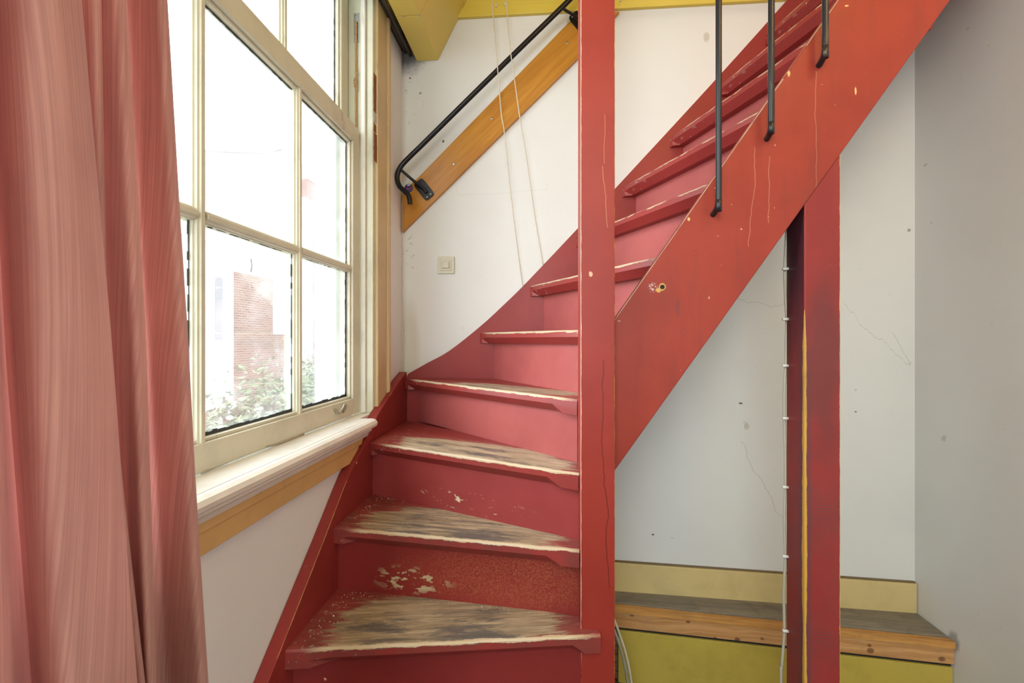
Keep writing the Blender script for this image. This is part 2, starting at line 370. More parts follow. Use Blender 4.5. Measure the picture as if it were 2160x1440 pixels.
stepboard('panel', 0.012, 0.03, -0.312, -0.103, M_ypanel, xa=0.275)
bmb = MB()
for i in range(6):
    stepboard('end_plank', 0.012, 0.03, -0.30 + i * 0.033, -0.27 + i * 0.033, M_floor, 0.003, xb=0.273)

# ================================================================== WINDOW
def paintwood(name, base, crack=0.3):
    k = NT(name); n = k.noise(k.scaled(1, 1, 1), 7, 4, 0.6)
    g = k.noise(k.scaled(55, 14, 5), 1.2, 4, 0.6)
    c = k.mix(k.ma('MULTIPLY', k.step(n, 0.42, 0.72), 0.5), base, tuple(v * 0.72 for v in base))
    c = k.mix(k.ma('MULTIPLY', k.step(g, 0.66, 0.74), crack), c, (0.16, 0.10, 0.05))
    k.bump(k.ma('ADD', n, g), 0.25, 0.0015); return k.fin(c, 0.42)
M_cream = paintwood('cream_window_paint', (0.65, 0.64, 0.49), 0.35)
M_cream2 = paintwood('yellowed_casing_paint', (0.60, 0.47, 0.25), 0.35)
M_stool = paintwood('white_stool_paint', (0.80, 0.77, 0.68), 0.25)
M_apron = paintwood('ochre_apron_paint', (0.66, 0.43, 0.17), 0.15)
M_putty = plain('black_putty', (0.06, 0.065, 0.065), 0.9)
M_outwhite = paintwood('weathered_white_paint', (0.56, 0.60, 0.62), 0.6)
def glass_mat():
    k = NT('window_glass'); nt = k.t; n = k.n
    tr = n.new('ShaderNodeBsdfTransparent'); gl = n.new('ShaderNodeBsdfGlossy'); gl.inputs['Roughness'].default_value = 0.02
    di = n.new('ShaderNodeBsdfTranslucent'); di.inputs[0].default_value = (0.9, 0.93, 0.95, 1)
    fr = n.new('ShaderNodeFresnel'); fr.inputs[0].default_value = 1.45
    m1 = n.new('ShaderNodeMixShader'); m2 = n.new('ShaderNodeMixShader')
    dirt = k.ma('MULTIPLY', k.step(k.noise(k.scaled(1, 1, 1), 12, 5, 0.7), 0.40, 0.8), 0.10)
    k.put(m1.inputs[0], k.ma('ADD', dirt, 0.03)); nt.links.new(tr.outputs[0], m1.inputs[1]); nt.links.new(di.outputs[0], m1.inputs[2])
    k.put(m2.inputs[0], k.ma('MULTIPLY', fr.outputs[0], 0.6)); nt.links.new(m1.outputs[0], m2.inputs[1]); nt.links.new(gl.outputs[0], m2.inputs[2])
    nt.links.new(m2.outputs[0], k.out.inputs[0]); return k.m
M_glass = glass_mat()
win = thing('window_1', (XL, 0.8, WZ0), kind='structure')
def profY(y0, y1, xi, z0, z1, d=0.034):
    """stepped moulding running along Y (horizontal bar); xi = inner face X"""
    zc = (z0 + z1) / 2; h = (z1 - z0) / 2
    pr = [(0, h * 0.35), (-0.004, h * 0.42), (-0.005, h * 0.7), (-0.010, h * 0.78), (-0.012, h), (-d, h)]
    poly = [(xi + a, zc + b) for a, b in pr] + [(xi + a, zc - b) for a, b in reversed(pr)]
    v, f = prism([(a, b) for a, b in poly], 'y', y0, y1); return v, f
def profZ(z0, z1, xi, y0, y1, d=0.034):
    yc = (y0 + y1) / 2; h = (y1 - y0) / 2
    pr = [(0, h * 0.35), (-0.004, h * 0.42), (-0.005, h * 0.7), (-0.010, h * 0.78), (-0.012, h), (-d, h)]
    poly = [(xi + a, yc + b) for a, b in pr] + [(xi + a, yc - b) for a, b in reversed(pr)]
    return prism(poly, 'z', z0, z1)
def sash(name, xi, y0, y1, z0, z1, bot, top, stile, bars, rows, label):
    s = thing(name, Vector((xi, (y0 + y1) / 2, z0)) - win.location); s.parent = win
    v, f = profZ(z0, z1, xi, y0 - stile, y0 + stile); 
    box('stile', xi - 0.034, xi, y0, y0 + stile, z0, z1, M_cream, s, 0.003)
    box('stile', xi - 0.034, xi, y1 - stile, y1, z0, z1, M_cream, s, 0.003)
    box('bottom_rail', xi - 0.034, xi, y0 + stile, y1 - stile, z0, z0 + bot, M_cream, s, 0.003)
    box('top_rail', xi - 0.034, xi + 0.004, y0 + stile, y1 - stile, z1 - top, z1, M_cream, s, 0.004)
    yi0, yi1, zi0, zi1 = y0 + stile, y1 - stile, z0 + bot, z1 - top
    # inner beads framing the glass
    b = MB()
    for (a0, a1, c0, c1) in ((yi0, yi0 + 0.008, zi0, zi1), (yi1 - 0.008, yi1, zi0, zi1), (yi0, yi1, zi0, zi0 + 0.008), (yi0, yi1, zi1 - 0.008, zi1)):
        b.box(xi - 0.03, xi - 0.008, a0, a1, c0, c1)
    b.out('glazing_bead', M_cream, s, bevel=0.002)
    for by in bars:
        v, f = profZ(zi0, zi1, xi - 0.002, by - 0.014, by + 0.014); mesh('vertical_muntin', v, f, M_cream, s, bevel=0.0008)
    ybr = [yi0] + list(bars) + [yi1]; zbr = [zi0] + list(rows) + [zi1]
    for rz in rows:
        for i in range(len(ybr) - 1):
            v, f = profY(ybr[i] + 0.012, ybr[i + 1] - 0.012, xi - 0.0015, rz - 0.014, rz + 0.014); mesh('horizontal_muntin', v, f, M_cream, s, bevel=0.0008)
    pt = MB()
    for i in range(len(ybr) - 1):
        for j in range(len(zbr) - 1):
            a0 = ybr[i] + 0.008; a1 = ybr[i + 1] - 0.008; c0 = zbr[j] + 0.008; c1 = zbr[j + 1] - 0.008
            box('pane', xi - 0.027, xi - 0.023, a0, a1, c0, c1, M_glass, s)
            # cracked putty seen round each pane
            for e in range(4):
                n = 26
                for q in range(n):
                    t0, t1 = q / n, (q + 1) / n; wd = random.uniform(0.006, 0.010) if (j == 0 and len(rows)) else random.uniform(0.003, 0.006)
                    if e == 0: pt.box(xi - 0.0225, xi - 0.0205, a0 + (a1 - a0) * t0, a0 + (a1 - a0) * t1, c0, c0 + wd)
                    if e == 1: pt.box(xi - 0.0225, xi - 0.0205, a0 + (a1 - a0) * t0, a0 + (a1 - a0) * t1, c1 - wd * 0.8, c1)
                    if e == 2: pt.box(xi - 0.0225, xi - 0.0205, a0, a0 + wd * 0.8, c0 + (c1 - c0) * t0, c0 + (c1 - c0) * t1)
                    if e == 3: pt.box(xi - 0.0225, xi - 0.0205, a1 - wd, a1, c0 + (c1 - c0) * t0, c0 + (c1 - c0) * t1)
    pt.out('putty', M_putty, s)
    return s
YS = 1.520
bars = [0.467, 0.809, 1.151]
lo = sash('lower_sash', -0.698, 0.075, YS, ZC - 0.270, ZC + 0.772, 0.060, 0.062, 0.052, bars, [ZC + 0.253], 'lower')
up = sash('upper_sash', -0.742, 0.075, YS, ZC + 0.745, 2.77, 0.03, 0.05, 0.050, bars, [], 'upper')
# jamb linings, stops, casing (right side) mirrored on the near side
def jamb(y, s):
    a = lambda p, q: (min(p, q), max(p, q))
    y0, y1 = a(y, y + s * 0.02); box('jamb_lining', -0.80, -0.664, y0, y1, WZ0 + 0.005, WZ1, M_cream, win, 0.001)
    y0, y1 = a(y - s * 0.010, y); box('parting_bead', -0.741, -0.733, y0, y1, WZ0 + 0.03, WZ1 - 0.05, M_cream, win, 0.002) if False else None
    y0, y1 = a(y - s * 0.014, y + s * 0.001); box('stop_bead', -0.694, -0.676, y0, y1, WZ0 + 0.03, WZ1 - 0.03, M_stool, win, 0.004)
    y0, y1 = a(y - s * 0.004, y + s * 0.03); box('inner_bead', -0.674, -0.650, y0, y1, WZ0 + 0.03, WZ1 - 0.03, M_cream, win, 0.003)
    return
jamb(YS + 0.012, 1); jamb(0.063, -1)
def casing(y0, s, name):
    m = MB()
    prof = [(-0.652, 0.0), (-0.640, 0.0), (-0.638, 0.004), (-0.638, 0.105), (-0.646, 0.108), (-0.646, 0.113), (-0.636, 0.116), (-0.630, 0.125), (-0.632, 0.138), (-0.638, 0.142), (-0.634, 0.150), (-0.640, 0.158), (-0.652, 0.160)]
    v, f = prism([(a, y0 + s * b * 0.775) for a, b in prof], 'z', WZ0 - 0.0, WZ1 + 0.12)
    return mesh(name, v, f, M_cream2, win)
c1 = casing(1.545, 1, 'casing'); c2 = casing(0.05, -1, 'casing')
box('head_casing', -0.652, -0.632, -0.10, 1.70, WZ1, WZ1 + 0.10, M_cream2, win, 0.003)
# worn brown patches on the flat of the casing
M_brown = plain('brown_tape_residue', (0.27, 0.10, 0.03), 0.8, 0.3, 0, 0.3, 40)
def patch(px, y0, y1, w, mat=M_brown):
    a = onX(px - w / 2, y0, -0.6378); b = onX(px + w / 2, y1, -0.6378); zt = onX(px, y0, -0.6378).z; zb_ = onX(px, y1, -0.6378).z
    n = 12; v = []
    for i in range(n + 1):
        z = zt + (zb_ - zt) * i / n; j = random.uniform(-0.002, 0.002)
        v += [(-0.6374, a.y + j, z), (-0.6374, b.y + random.uniform(-0.001, 0.001), z), (-0.6384, a.y + j, z), (-0.6384, b.y, z)]
    f = []
    for i in range(n):
        k = 4 * i; f += [(k, k + 1, k + 5, k + 4), (k + 2, k + 6, k + 7, k + 3), (k, k + 4, k + 6, k + 2), (k + 1, k + 3, k + 7, k + 5)]
    f += [(0, 2, 3, 1), (4 * n, 4 * n + 1, 4 * n + 3, 4 * n + 2)]
    return mesh('tape_residue', v, f, mat, win)
patch(791, 157, 236, 5.5); patch(791, 262, 279, 5); patch(792, 282, 341, 6)
patch(791.5, 240, 258, 5, plain('grey_residue', (0.5, 0.47, 0.42), 0.8))
# stool, apron
M_line = M_dark
sy0, sy1 = -0.02, 1.415
stool = [(-0.700, ZC - 0.295), (-0.700, ZC - 0.272), (-0.612, ZC - 0.270), (-0.6115, ZC - 0.273), (-0.6095, ZC - 0.273), (-0.609, ZC - 0.270), (-0.600, ZC - 0.2705), (-0.590, ZC - 0.275), (-0.585, ZC - 0.284), (-0.588, ZC - 0.294), (-0.597, ZC - 0.300), (-0.606, ZC - 0.302), (-0.606, ZC - 0.310), (-0.616, ZC - 0.318), (-0.622, ZC - 0.330), (-0.652, ZC - 0.330), (-0.652, ZC - 0.297)]
v, f = prism(stool, 'y', sy0, sy1); o = mesh('window_stool', v, f, M_stool, win, smooth=False)
box('stool_end', -0.705, -0.6535, 1.4155, YS + 0.012, ZC - 0.298, ZC - 0.272, M_stool, win, 0.002)
v, f = prism([(0.0 + sy0, ZC - 0.397), (1.345, ZC - 0.397), (1.400, ZC - 0.331), (sy0, ZC - 0.331)], 'x', -0.6535, -0.634); mesh('apron', v, f, M_apron, win, bevel=0.002)
v, f = prism([(sy0, ZC - 0.352), (1.385, ZC - 0.352), (1.40, ZC - 0.331), (sy0, ZC - 0.331)], 'x', -0.6338, -0.628); mesh('apron_moulding', v, f, M_apron, win, bevel=0.002)
M_steel = plain('dull_steel', (0.45, 0.45, 0.43), 0.35, 0.5, 0.9)
M_hole = M_dark
for (px, py, r, m) in ((436, 1108, 0.0035, M_steel), (543, 1053, 0.003, M_hole), (549, 1036, 0.0035, M_steel), (650, 997, 0.003, M_steel), (680, 967, 0.0035, M_steel)):
    xx = -0.634 if py / 1.0 > 0 and (px, py) not in ((549, 1036), (680, 967)) else -0.628
    q = onX(px, py, xx); disc('screw', q - Vector((0.001, 0, 0)), (1, 0, 0), r, 0.0025, m, win)
# sash lift hook on the bottom rail
q = onX(715, 872, -0.697); ly, lz = q.y, ZC - 0.235
pts = spline([(-0.697, ly - 0.03, lz + 0.010), (-0.688, ly - 0.022, lz - 0.006), (-0.682, ly - 0.008, lz + 0.004), (-0.680, ly + 0.004, lz + 0.016), (-0.684, ly + 0.018, lz + 0.012), (-0.69, ly + 0.026, lz - 0.004), (-0.697, ly + 0.028, lz - 0.012)], 6)
tube('sash_lift', pts, 0.0042, plain('lift_grey_brass', (0.36, 0.34, 0.26), 0.35, 0.5, 0.6), win)
# loose draught strip lying on the stool
pts = spline([onZ(425, 996, ZC - 0.268), onZ(500, 965, ZC - 0.268), onZ(545, 944, ZC - 0.262), onZ(580, 937, ZC - 0.268), onZ(640, 915, ZC - 0.269)], 6)
dstrip = tube('draught_strip', pts, 0.0035, plain('grey_strip', (0.42, 0.38, 0.30), 0.7), None)
prop(dstrip, 'loose grey-brown draught strip lying along the window stool', 'strip')
# pulley and rope in the jamb
pj = YS + 0.0115
qa = onY(752, 28, pj); qb = onY(752, 90, pj)
box('pulley_plate', qa.x - 0.010, qa.x + 0.010, pj - 0.002, pj + 0.001, qb.z, qa.z, M_steel, win, 0.001)
disc('pulley_screw', (qa.x, pj - 0.002, qa.z - 0.014), (0, -1, 0), 0.004, 0.002, M_steel, win)
box('pulley_slot', qa.x - 0.0055, qa.x + 0.0055, pj - 0.0028, pj - 0.0015, qb.z + 0.012, qa.z - 0.032, M_dark, win)
M_rope = plain('jute_rope', (0.55, 0.33, 0.14), 0.9, 0.2, 0, 0.4, 200)
rp = []
rx = qa.x + 0.001
z = qa.z - 0.036; zend = ZC + 0.775; k = 0
r1, r2 = [], []
while z > zend:
    a = k * 0.9
    r1.append((rx + 0.0022 * math.cos(a), pj - 0.007 + 0.0022 * math.sin(a), z)); r2.append((rx - 0.0022 * math.cos(a), pj - 0.007 - 0.0022 * math.sin(a), z)); z -= 0.0028; k += 1
m = MB(); m.tube(r1, 0.0026, 5).tube(r2, 0.0026, 5)
zk = onY(753, 180, pj).z
for i in range(7):
    a = i * 1.3; m.tube(spline([(rx + 0.007 * math.cos(a), pj - 0.008, zk + i * 0.006 - 0.02), (rx + 0.006 * math.sin(a), pj - 0.014, zk + i * 0.006 - 0.014), (rx - 0.007 * math.cos(a), pj - 0.008, zk + i * 0.006 - 0.008)], 4), 0.002, 5)
for i in range(5): m.tube([(rx, pj - 0.01, zk + 0.02), (rx + 0.008 + random.uniform(-.004, .006), pj - 0.012, zk + 0.04 + random.uniform(0, 0.02))], 0.0008, 4)
m.out('sash_cord', M_rope, win, smooth=True)
# outer white reveal boards
box('outer_reveal', -0.865, -0.782, YS - 0.012, YS + 0.014, WZ0 + 0.0, WZ1, M_outwhite, win, 0.003)
box('outer_reveal', -0.865, -0.782, 0.05, 0.075, WZ0 + 0.0, WZ1, M_outwhite, win, 0.003)
box('outer_sill', -0.93, -0.735, 0.0, 1.55, WZ0 - 0.03, WZ0 + 0.022, M_outwhite, win, 0.004)
# dark conduits in the slot beside the beam
M_black = plain('black_iron', (0.018, 0.02, 0.024), 0.28, 0.6, 0.6, 0.2, 30)
cd = thing('conduit', (-0.47, 1.5, 2.6), 'dark pipes running along the ceiling between window casing and ochre beam', 'pipe')
for i, (dx, dz) in enumerate(((-0.030, 0.03), (-0.05, 0.045), (-0.07, 0.055))):
    xx = p1.x + dx; tube('pipe', [(xx, 0.6, p1.z + dz), (xx, YB - 0.002, p1.z + dz)], 0.008, plain('grimy_grey', (0.10, 0.085, 0.07), 0.6), cd)

# ================================================================== STAIRCASE
XS, YS2 = -0.619, 1.812          # faces of the two wall strings
Y_OF, Y_OB = 1.140, 1.178        # outer string faces
stair = thing('staircase', (0.2, 1.5, 0.0), 'red painted winder staircase with worn bare-wood treads turning up to the right', 'staircase')

def tread_mat(name, wear, spanc, seedv, edge=1.0, dark=1.0, gap=0.2):
    """wear: 0..1 amount of bare wood on the top; UV: u metres along the front edge, v metres behind it"""
    k = NT(name); uvn = k.new('ShaderNodeUVMap'); uvn.uv_map = 'UVMap'; q = k.new('ShaderNodeSeparateXYZ'); k.t.links.new(uvn.outputs[0], q.inputs[0])
    u, v = q.outputs[0], q.outputs[1]
    def nz(su, sv, sc, d=3, ro=0.55, dist=0.0): return k.noise(k.vec(k.ma('MULTIPLY', u, su), k.ma('MULTIPLY', v, sv), seedv), sc, d, ro, dist)
    x, y, z = k.pos()[0], k.pos()[1], k.pos()[2]
    n1 = k.noise(k.scaled(1, 1, 1), 5, 4, 0.6)
    red = k.mix(k.step(n1, 0.35, 0.7), RED, (0.30, 0.036, 0.030))
    # bare zone
    cu, cv, ru, rv = spanc
    rag = k.ma('MULTIPLY', k.ma('SUBTRACT', nz(4, 30, 1.0, 6, 0.75), 0.5), 1.1)
    du = k.ma('ABSOLUTE', k.ma('DIVIDE', k.ma('SUBTRACT', u, cu), ru)); dv = k.ma('ABSOLUTE', k.ma('DIVIDE', k.ma('SUBTRACT', v, cv), rv))
    d = k.ma('ADD', k.ma('POWER', k.ma('ADD', k.ma('POWER', du, 2.6), k.ma('POWER', dv, 2.6)), 0.385), rag)
    bare = k.ma('MULTIPLY', k.step(d, 1.06, 0.94), wear)
    bare = k.ma('MULTIPLY', bare, k.step(k.ma('ADD', v, k.ma('MULTIPLY', k.ma('SUBTRACT', nz(16, 3, 1.0, 5, 0.7), 0.5), 0.012)), -0.006, -0.004))
    thin = k.ma('MULTIPLY', k.ma('MULTIPLY', k.step(d, 1.45, 1.0), wear), k.step(v, -0.001, 0.002))
    # bare strip on the nose
    ev = k.ma('ADD', v, k.ma('MULTIPLY', k.ma('SUBTRACT', nz(12, 3, 1.0, 6, 0.75), 0.5), 0.020))
    mid = k.ma('MULTIPLY', k.step(u, 0.03, 0.10), k.step(u, cu + ru * 1.35, cu + ru * 1.0))
    gapn = k.step(nz(9, 1, 1.0, 3, 0.6), gap - 0.04, gap + 0.04)
    nose = k.ma('MULTIPLY', k.ma('MULTIPLY', k.step(ev, 0.008 * edge + 0.001, 0.008 * edge - 0.001), k.step(ev, -0.0055, -0.0045)), k.ma('MULTIPLY', mid, gapn))
    grain = nz(5, 95, 1.0, 5, 0.7, 0.3); fine = nz(16, 420, 1.0, 3, 0.6)
    wd = k.mix(k.step(grain, 0.36, 0.62), (0.40, 0.30, 0.18), (0.66, 0.53, 0.36))
    wd = k.mix(k.ma('MULTIPLY', k.step(fine, 0.50, 0.68), 0.5), wd, (0.20, 0.15, 0.10))
    # blue-black traffic stain in streaks
    sv = k.ma('MULTIPLY_ADD', nz(4.5, 21, 1.0, 6, 0.72), 1.7, -0.35)
    band = k.ma('MULTIPLY', k.step(v, 0.15 + 0.02 * dark, 0.05), k.ma('MULTIPLY', k.step(u, cu - ru * 0.95, cu - ru * 0.45), k.step(u, cu + ru * 0.85, cu + ru * 0.15)))
    th = k.ma('MULTIPLY_ADD', band, -0.17 * dark, 0.66)
    stain = k.step(k.ma('ADD', k.ma('SUBTRACT', sv, th), k.ma('MULTIPLY', k.ma('SUBTRACT', grain, 0.5), 0.5)), -0.10, 0.14)
    streak = k.ma('MULTIPLY', k.step(nz(3.2, 75, 1.0, 4, 0.65), 0.50, 0.62), k.ma('MULTIPLY_ADD', band, 0.35 * dark, 0.20 * dark))
    wd = k.mix(max(0.0, 0.9 * (dark - 0.85)), wd, k.mix(k.step(grain, 0.3, 0.6), (0.11, 0.085, 0.055), (0.30, 0.22, 0.12)))
    stain = k.ma('MAXIMUM', k.ma('MULTIPLY', stain, 0.85), streak)
    stain = k.ma('MULTIPLY', stain, k.step(grain, 0.10, 0.42))
    wd = k.mix(k.ma('MULTIPLY', stain, 0.92), wd, (0.048, 0.055, 0.070))
    dirt = k.step(nz(6, 22, 1.0, 5, 0.7), 0.45, 0.75); wd = k.mix(k.ma('MULTIPLY', dirt, 0.45), wd, (0.20, 0.165, 0.12))
    red = k.mix(k.ma('MULTIPLY', thin, k.ma('MULTIPLY', k.step(fine, 0.42, 0.62), 0.45)), red, (0.50, 0.28, 0.22))
    grime = k.ma('MULTIPLY', k.step(k.noise(k.scaled(1, 1, 1), 11, 5, 0.7), 0.30, 0.62), 0.55 * max(0.0, dark - 0.6))
    red = k.mix(grime, red, (0.085, 0.05, 0.04))
    c = k.mix(bare, red, wd)
    c = k.mix(nose, c, k.mix(k.step(grain, 0.35, 0.65), (0.60, 0.49, 0.34), (0.52, 0.39, 0.23)))
    # plaster crumbs and dust towards the back
    dust = k.ma('MULTIPLY', k.step(nz(60, 60, 1.0, 4, 0.6), 0.60, 0.66), k.step(u, 0.30, 0.0))
    c = k.mix(k.ma('MULTIPLY', dust, 0.45), c, (0.50, 0.45, 0.38))
    chips = k.step(k.noise(k.scaled(1, 1, 1), 90, 2, 0.4), 0.79, 0.81); c = k.mix(chips, c, (0.80, 0.72, 0.62))
    k.bump(k.ma('ADD', k.ma('MULTIPLY', grain, k.ma('ADD', bare, 0.15)), k.ma('MULTIPLY', bare, -0.8)), 0.35, 0.0012)
    ro = k.mix(bare, (0.36, 0.36, 0.36), (0.55, 0.55, 0.55))
    return k.fin(c, ro, 0.5)

TH = 0.045
def lerp(a, b, t): return (a[0] + (b[0] - a[0]) * t, a[1] + (b[1] - a[1]) * t)
def tread(z, FL, FR, BL, BR, mat, cham=(0.05, 0.05), th=TH):
    """lofted board with a nosing whose lower edge is chamfered between two stops"""
    L = math.hypot(FR[0] - FL[0], FR[1] - FL[1]); dx, dy = (FR[0] - FL[0]) / L, (FR[1] - FL[1]) / L
    nx, ny = -dy, dx   # points to the back
    if nx * (BL[0] - FL[0]) + ny * (BL[1] - FL[1]) < 0 and nx * (BR[0] - FR[0]) + ny * (BR[1] - FR[1]) < 0: nx, ny = -nx, -ny
    s1, s2 = cham
    ts = [0, s1 * 0.55 / L, s1 / L] + [s1 / L + (1 - (s1 + s2) / L) * i / 24 for i in range(1, 24)] + [1 - s2 / L, 1 - s2 * 0.55 / L, 1]
    V, UV, Fc = [], [], []
    for t in ts:
        f = lerp(FL, FR, t); b = lerp(BL, BR, t)
        m = min(t, 1 - t) * L; lim = s1 if t < 0.5 else s2
        c = 0.0 if m <= lim * 0.56 else (1.0 if m >= lim * 0.99 else 0.5)
        w_ = random.uniform(-0.0012, 0.0012) if 0.06 < t < 0.94 else 0
        def P(back, zz): V.append((f[0] + nx * back, f[1] + ny * back, z + zz))
        sb = math.hypot(b[0] - f[0], b[1] - f[1])
        V.append((b[0], b[1], z)); UV.append((t * L, sb))
        P(0.012, 0); UV.append((t * L, 0.012))
        P(0.004, -0.001 + w_ * 0.5); UV.append((t * L, 0.004))
        P(0.0005 , -0.005 + w_); UV.append((t * L, -0.003))
        P(0, -0.022 if c else -th * 0.6); UV.append((t * L, -0.02))
        P(0.022 * c, -th); UV.append((t * L, -0.045))
        V.append((b[0], b[1], z - th)); UV.append((t * L, -0.4))
    n = 7
    for i in range(len(ts) - 1):
        for j in range(n): Fc.append((i * n + j, i * n + (j + 1) % n, (i + 1) * n + (j + 1) % n, (i + 1) * n + j))
    Fc += [tuple(range(n)), tuple((len(ts) - 1) * n + j for j in range(n - 1, -1, -1))]
    return mesh('tread', V, Fc, mat, stair, uvs=UV)
def riser(zb, zt, L_, R_, mat, th=0.016):
    d = Vector((R_[0] - L_[0], R_[1] - L_[1])); d.normalize(); nrm = Vector((-d.y, d.x)) * th
    pts = [L_, R_, (R_[0] + nrm.x, R_[1] + nrm.y), (L_[0] + nrm.x, L_[1] + nrm.y)]
    v, f = prism(pts, 'z', zb, zt); return mesh('riser', v, f, mat, stair)
def riserA_extra(k, c, x, y, z): return c
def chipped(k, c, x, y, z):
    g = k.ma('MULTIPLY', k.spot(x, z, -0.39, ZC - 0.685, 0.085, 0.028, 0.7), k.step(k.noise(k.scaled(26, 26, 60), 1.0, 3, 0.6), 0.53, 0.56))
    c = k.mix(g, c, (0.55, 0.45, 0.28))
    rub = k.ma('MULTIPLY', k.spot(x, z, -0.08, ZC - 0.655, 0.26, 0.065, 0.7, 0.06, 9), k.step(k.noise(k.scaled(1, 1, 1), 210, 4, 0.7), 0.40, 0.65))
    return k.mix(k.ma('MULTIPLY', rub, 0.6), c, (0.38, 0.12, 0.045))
def chipped2(k, c, x, y, z):
    g = k.ma('MULTIPLY', k.spot(x, z, -0.24, ZC - 0.505, 0.14, 0.022, 0.7), k.step(k.noise(k.scaled(40, 40, 90), 1.0, 3, 0.6), 0.62, 0.65))
    return k.mix(g, c, (0.72, 0.58, 0.40))
M_red = red_paint('red_paint')
M_riser = red_paint('window_lit_red_riser', (0.43, 0.105, 0.095), rough=0.38)  # lighter base red carries the window light on the upper risers
M_riserB = red_paint('red_riser_chipped', (0.27, 0.030, 0.026), extra=chipped); M_riserA = red_paint('red_riser_shaded', (0.22, 0.026, 0.024))  # A and B: base red darkened for low-stair shade; B also has chipped paint
M_riserC = red_paint('red_riser_flecked', (0.34, 0.055, 0.052), extra=chipped2)  # base red partly lightened for window light; flecks are chipped paint
M_string = red_paint('red_string_paint', (0.31, 0.040, 0.034))

ZA = [-0.731, -0.542, -0.354, -0.167, 0.03, 0.229, 0.434, 0.638, 0.837, 1.035, 1.236, 1.437, 1.638]
ZA = [ZC + q for q in ZA]
r0 = ZA[0] / 3
# two lowest steps (below the frame)
ll = [((XS, 0.45), (0.125, 0.86), (XS, 0.735), (0.080, 0.985)), ((XS, 0.70), (0.125, 0.96), (XS, 0.985), (0.080, 1.088))]
M_t = tread_mat('tread_red_plain', 0.0, (0.3, 0.1, 0.3, 0.08), 9.1, 0.2, 0.5, 0.5)
for i, (a, b, c_, d) in enumerate(ll):
    tread(r0 * (i + 1), a, b, c_, d, M_t)
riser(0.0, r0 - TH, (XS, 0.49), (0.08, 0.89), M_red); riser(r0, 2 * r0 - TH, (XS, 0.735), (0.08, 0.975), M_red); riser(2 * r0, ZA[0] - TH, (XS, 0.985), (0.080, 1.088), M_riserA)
# A - D
tm = [tread_mat('tread_worn_a', 1.0, (0.37, 0.085, 0.30, 0.120), 1.1, 0.9, 1.35), tread_mat('tread_worn_b', 1.0, (0.36, 0.075, 0.29, 0.115), 2.3, 1.0, 1.35),
      tread_mat('tread_worn_c', 1.0, (0.42, 0.065, 0.32, 0.11), 3.7, 0.9, 0.95), tread_mat('tread_worn_d', 1.0, (0.55, 0.075, 0.28, 0.085), 4.9, 1.1, 1.0),
      tread_mat('tread_worn_e', 0.9, (0.30, 0.03, 0.30, 0.04), 6.1, 0.9, 0.8, 0.35), tread_mat('tread_worn_f', 0.8, (0.30, 0.01, 0.34, 0.03), 7.7, 0.6, 0.7, 0.42)]
tread(ZA[0], (XS, 0.953), (0.127, 1.072), (XS, 1.225), (0.080, 1.160), tm[0], (0.10, 0.07))
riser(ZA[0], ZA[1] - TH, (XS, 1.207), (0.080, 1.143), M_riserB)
tread(ZA[1], (XS, 1.181), (0.077, 1.108), (XS, 1.47), (0.080, 1.185), tm[1], (0.05, 0.085))
riser(ZA[1], ZA[2] - TH, (XS, 1.452), (0.080, 1.167), M_riserC)
tread(ZA[2], (XS, 1.427), (0.077, 1.139), (XS, 1.812), (0.080, 1.33), tm[2], (0.02, 0.09))
riser(ZA[2], ZA[3] - TH, (-0.561, YS2), (0.080, 1.240), M_riser)
tread(ZA[3], (XS + 0.001, 1.790), (0.077, 1.205), (-0.235, YS2), (0.150, 1.26), tm[3], (0.045, 0.09))
# straight-ish flight: nosing ends on wall string / outer string
xw = [-0.297, -0.0817, 0.112, 0.3037, 0.4955, 0.684, 0.872, 1.060, 1.250]
xo = [0.170, 0.310, 0.460, 0.610, 0.755, 0.905, 1.055, 1.205, 1.355]
M_ts = tread_mat('tread_red_edge_worn', 0.0, (0.3, 0.1, 0.5, 0.08), 5.1, 0.16, 0.5, 0.50)
OFF = 0.050
for i in range(9):
    FL, FR = (xw[i], YS2), (xo[i], Y_OB)
    d = Vector((FR[0] - FL[0], FR[1] - FL[1])).normalized(); k_ = OFF / abs(d.y)
    RL, RR = (FL[0] + k_, YS2), (FR[0] + k_, Y_OB)
    if i == 0: RR = (0.190, Y_OB + 0.02)
    riser(ZA[3 + i], ZA[4 + i] - TH, RL, RR, M_riser)
    if i < 8:
        FL2, FR2 = (xw[i + 1], YS2), (xo[i + 1], Y_OB); d2 = Vector((FR2[0] - FL2[0], FR2[1] - FL2[1])).normalized(); k2 = OFF / abs(d2.y) + 0.016
        BL, BR = (FL2[0] + k2, YS2), (FR2[0] + k2, Y_OB)
    else: BL, BR = (1.46, YS2), (1.46, Y_OB)
    tread(ZA[4 + i], FL, FR, BL, BR, tm[4] if i == 0 else (tm[5] if i == 1 else M_ts), (0.035, 0.04))

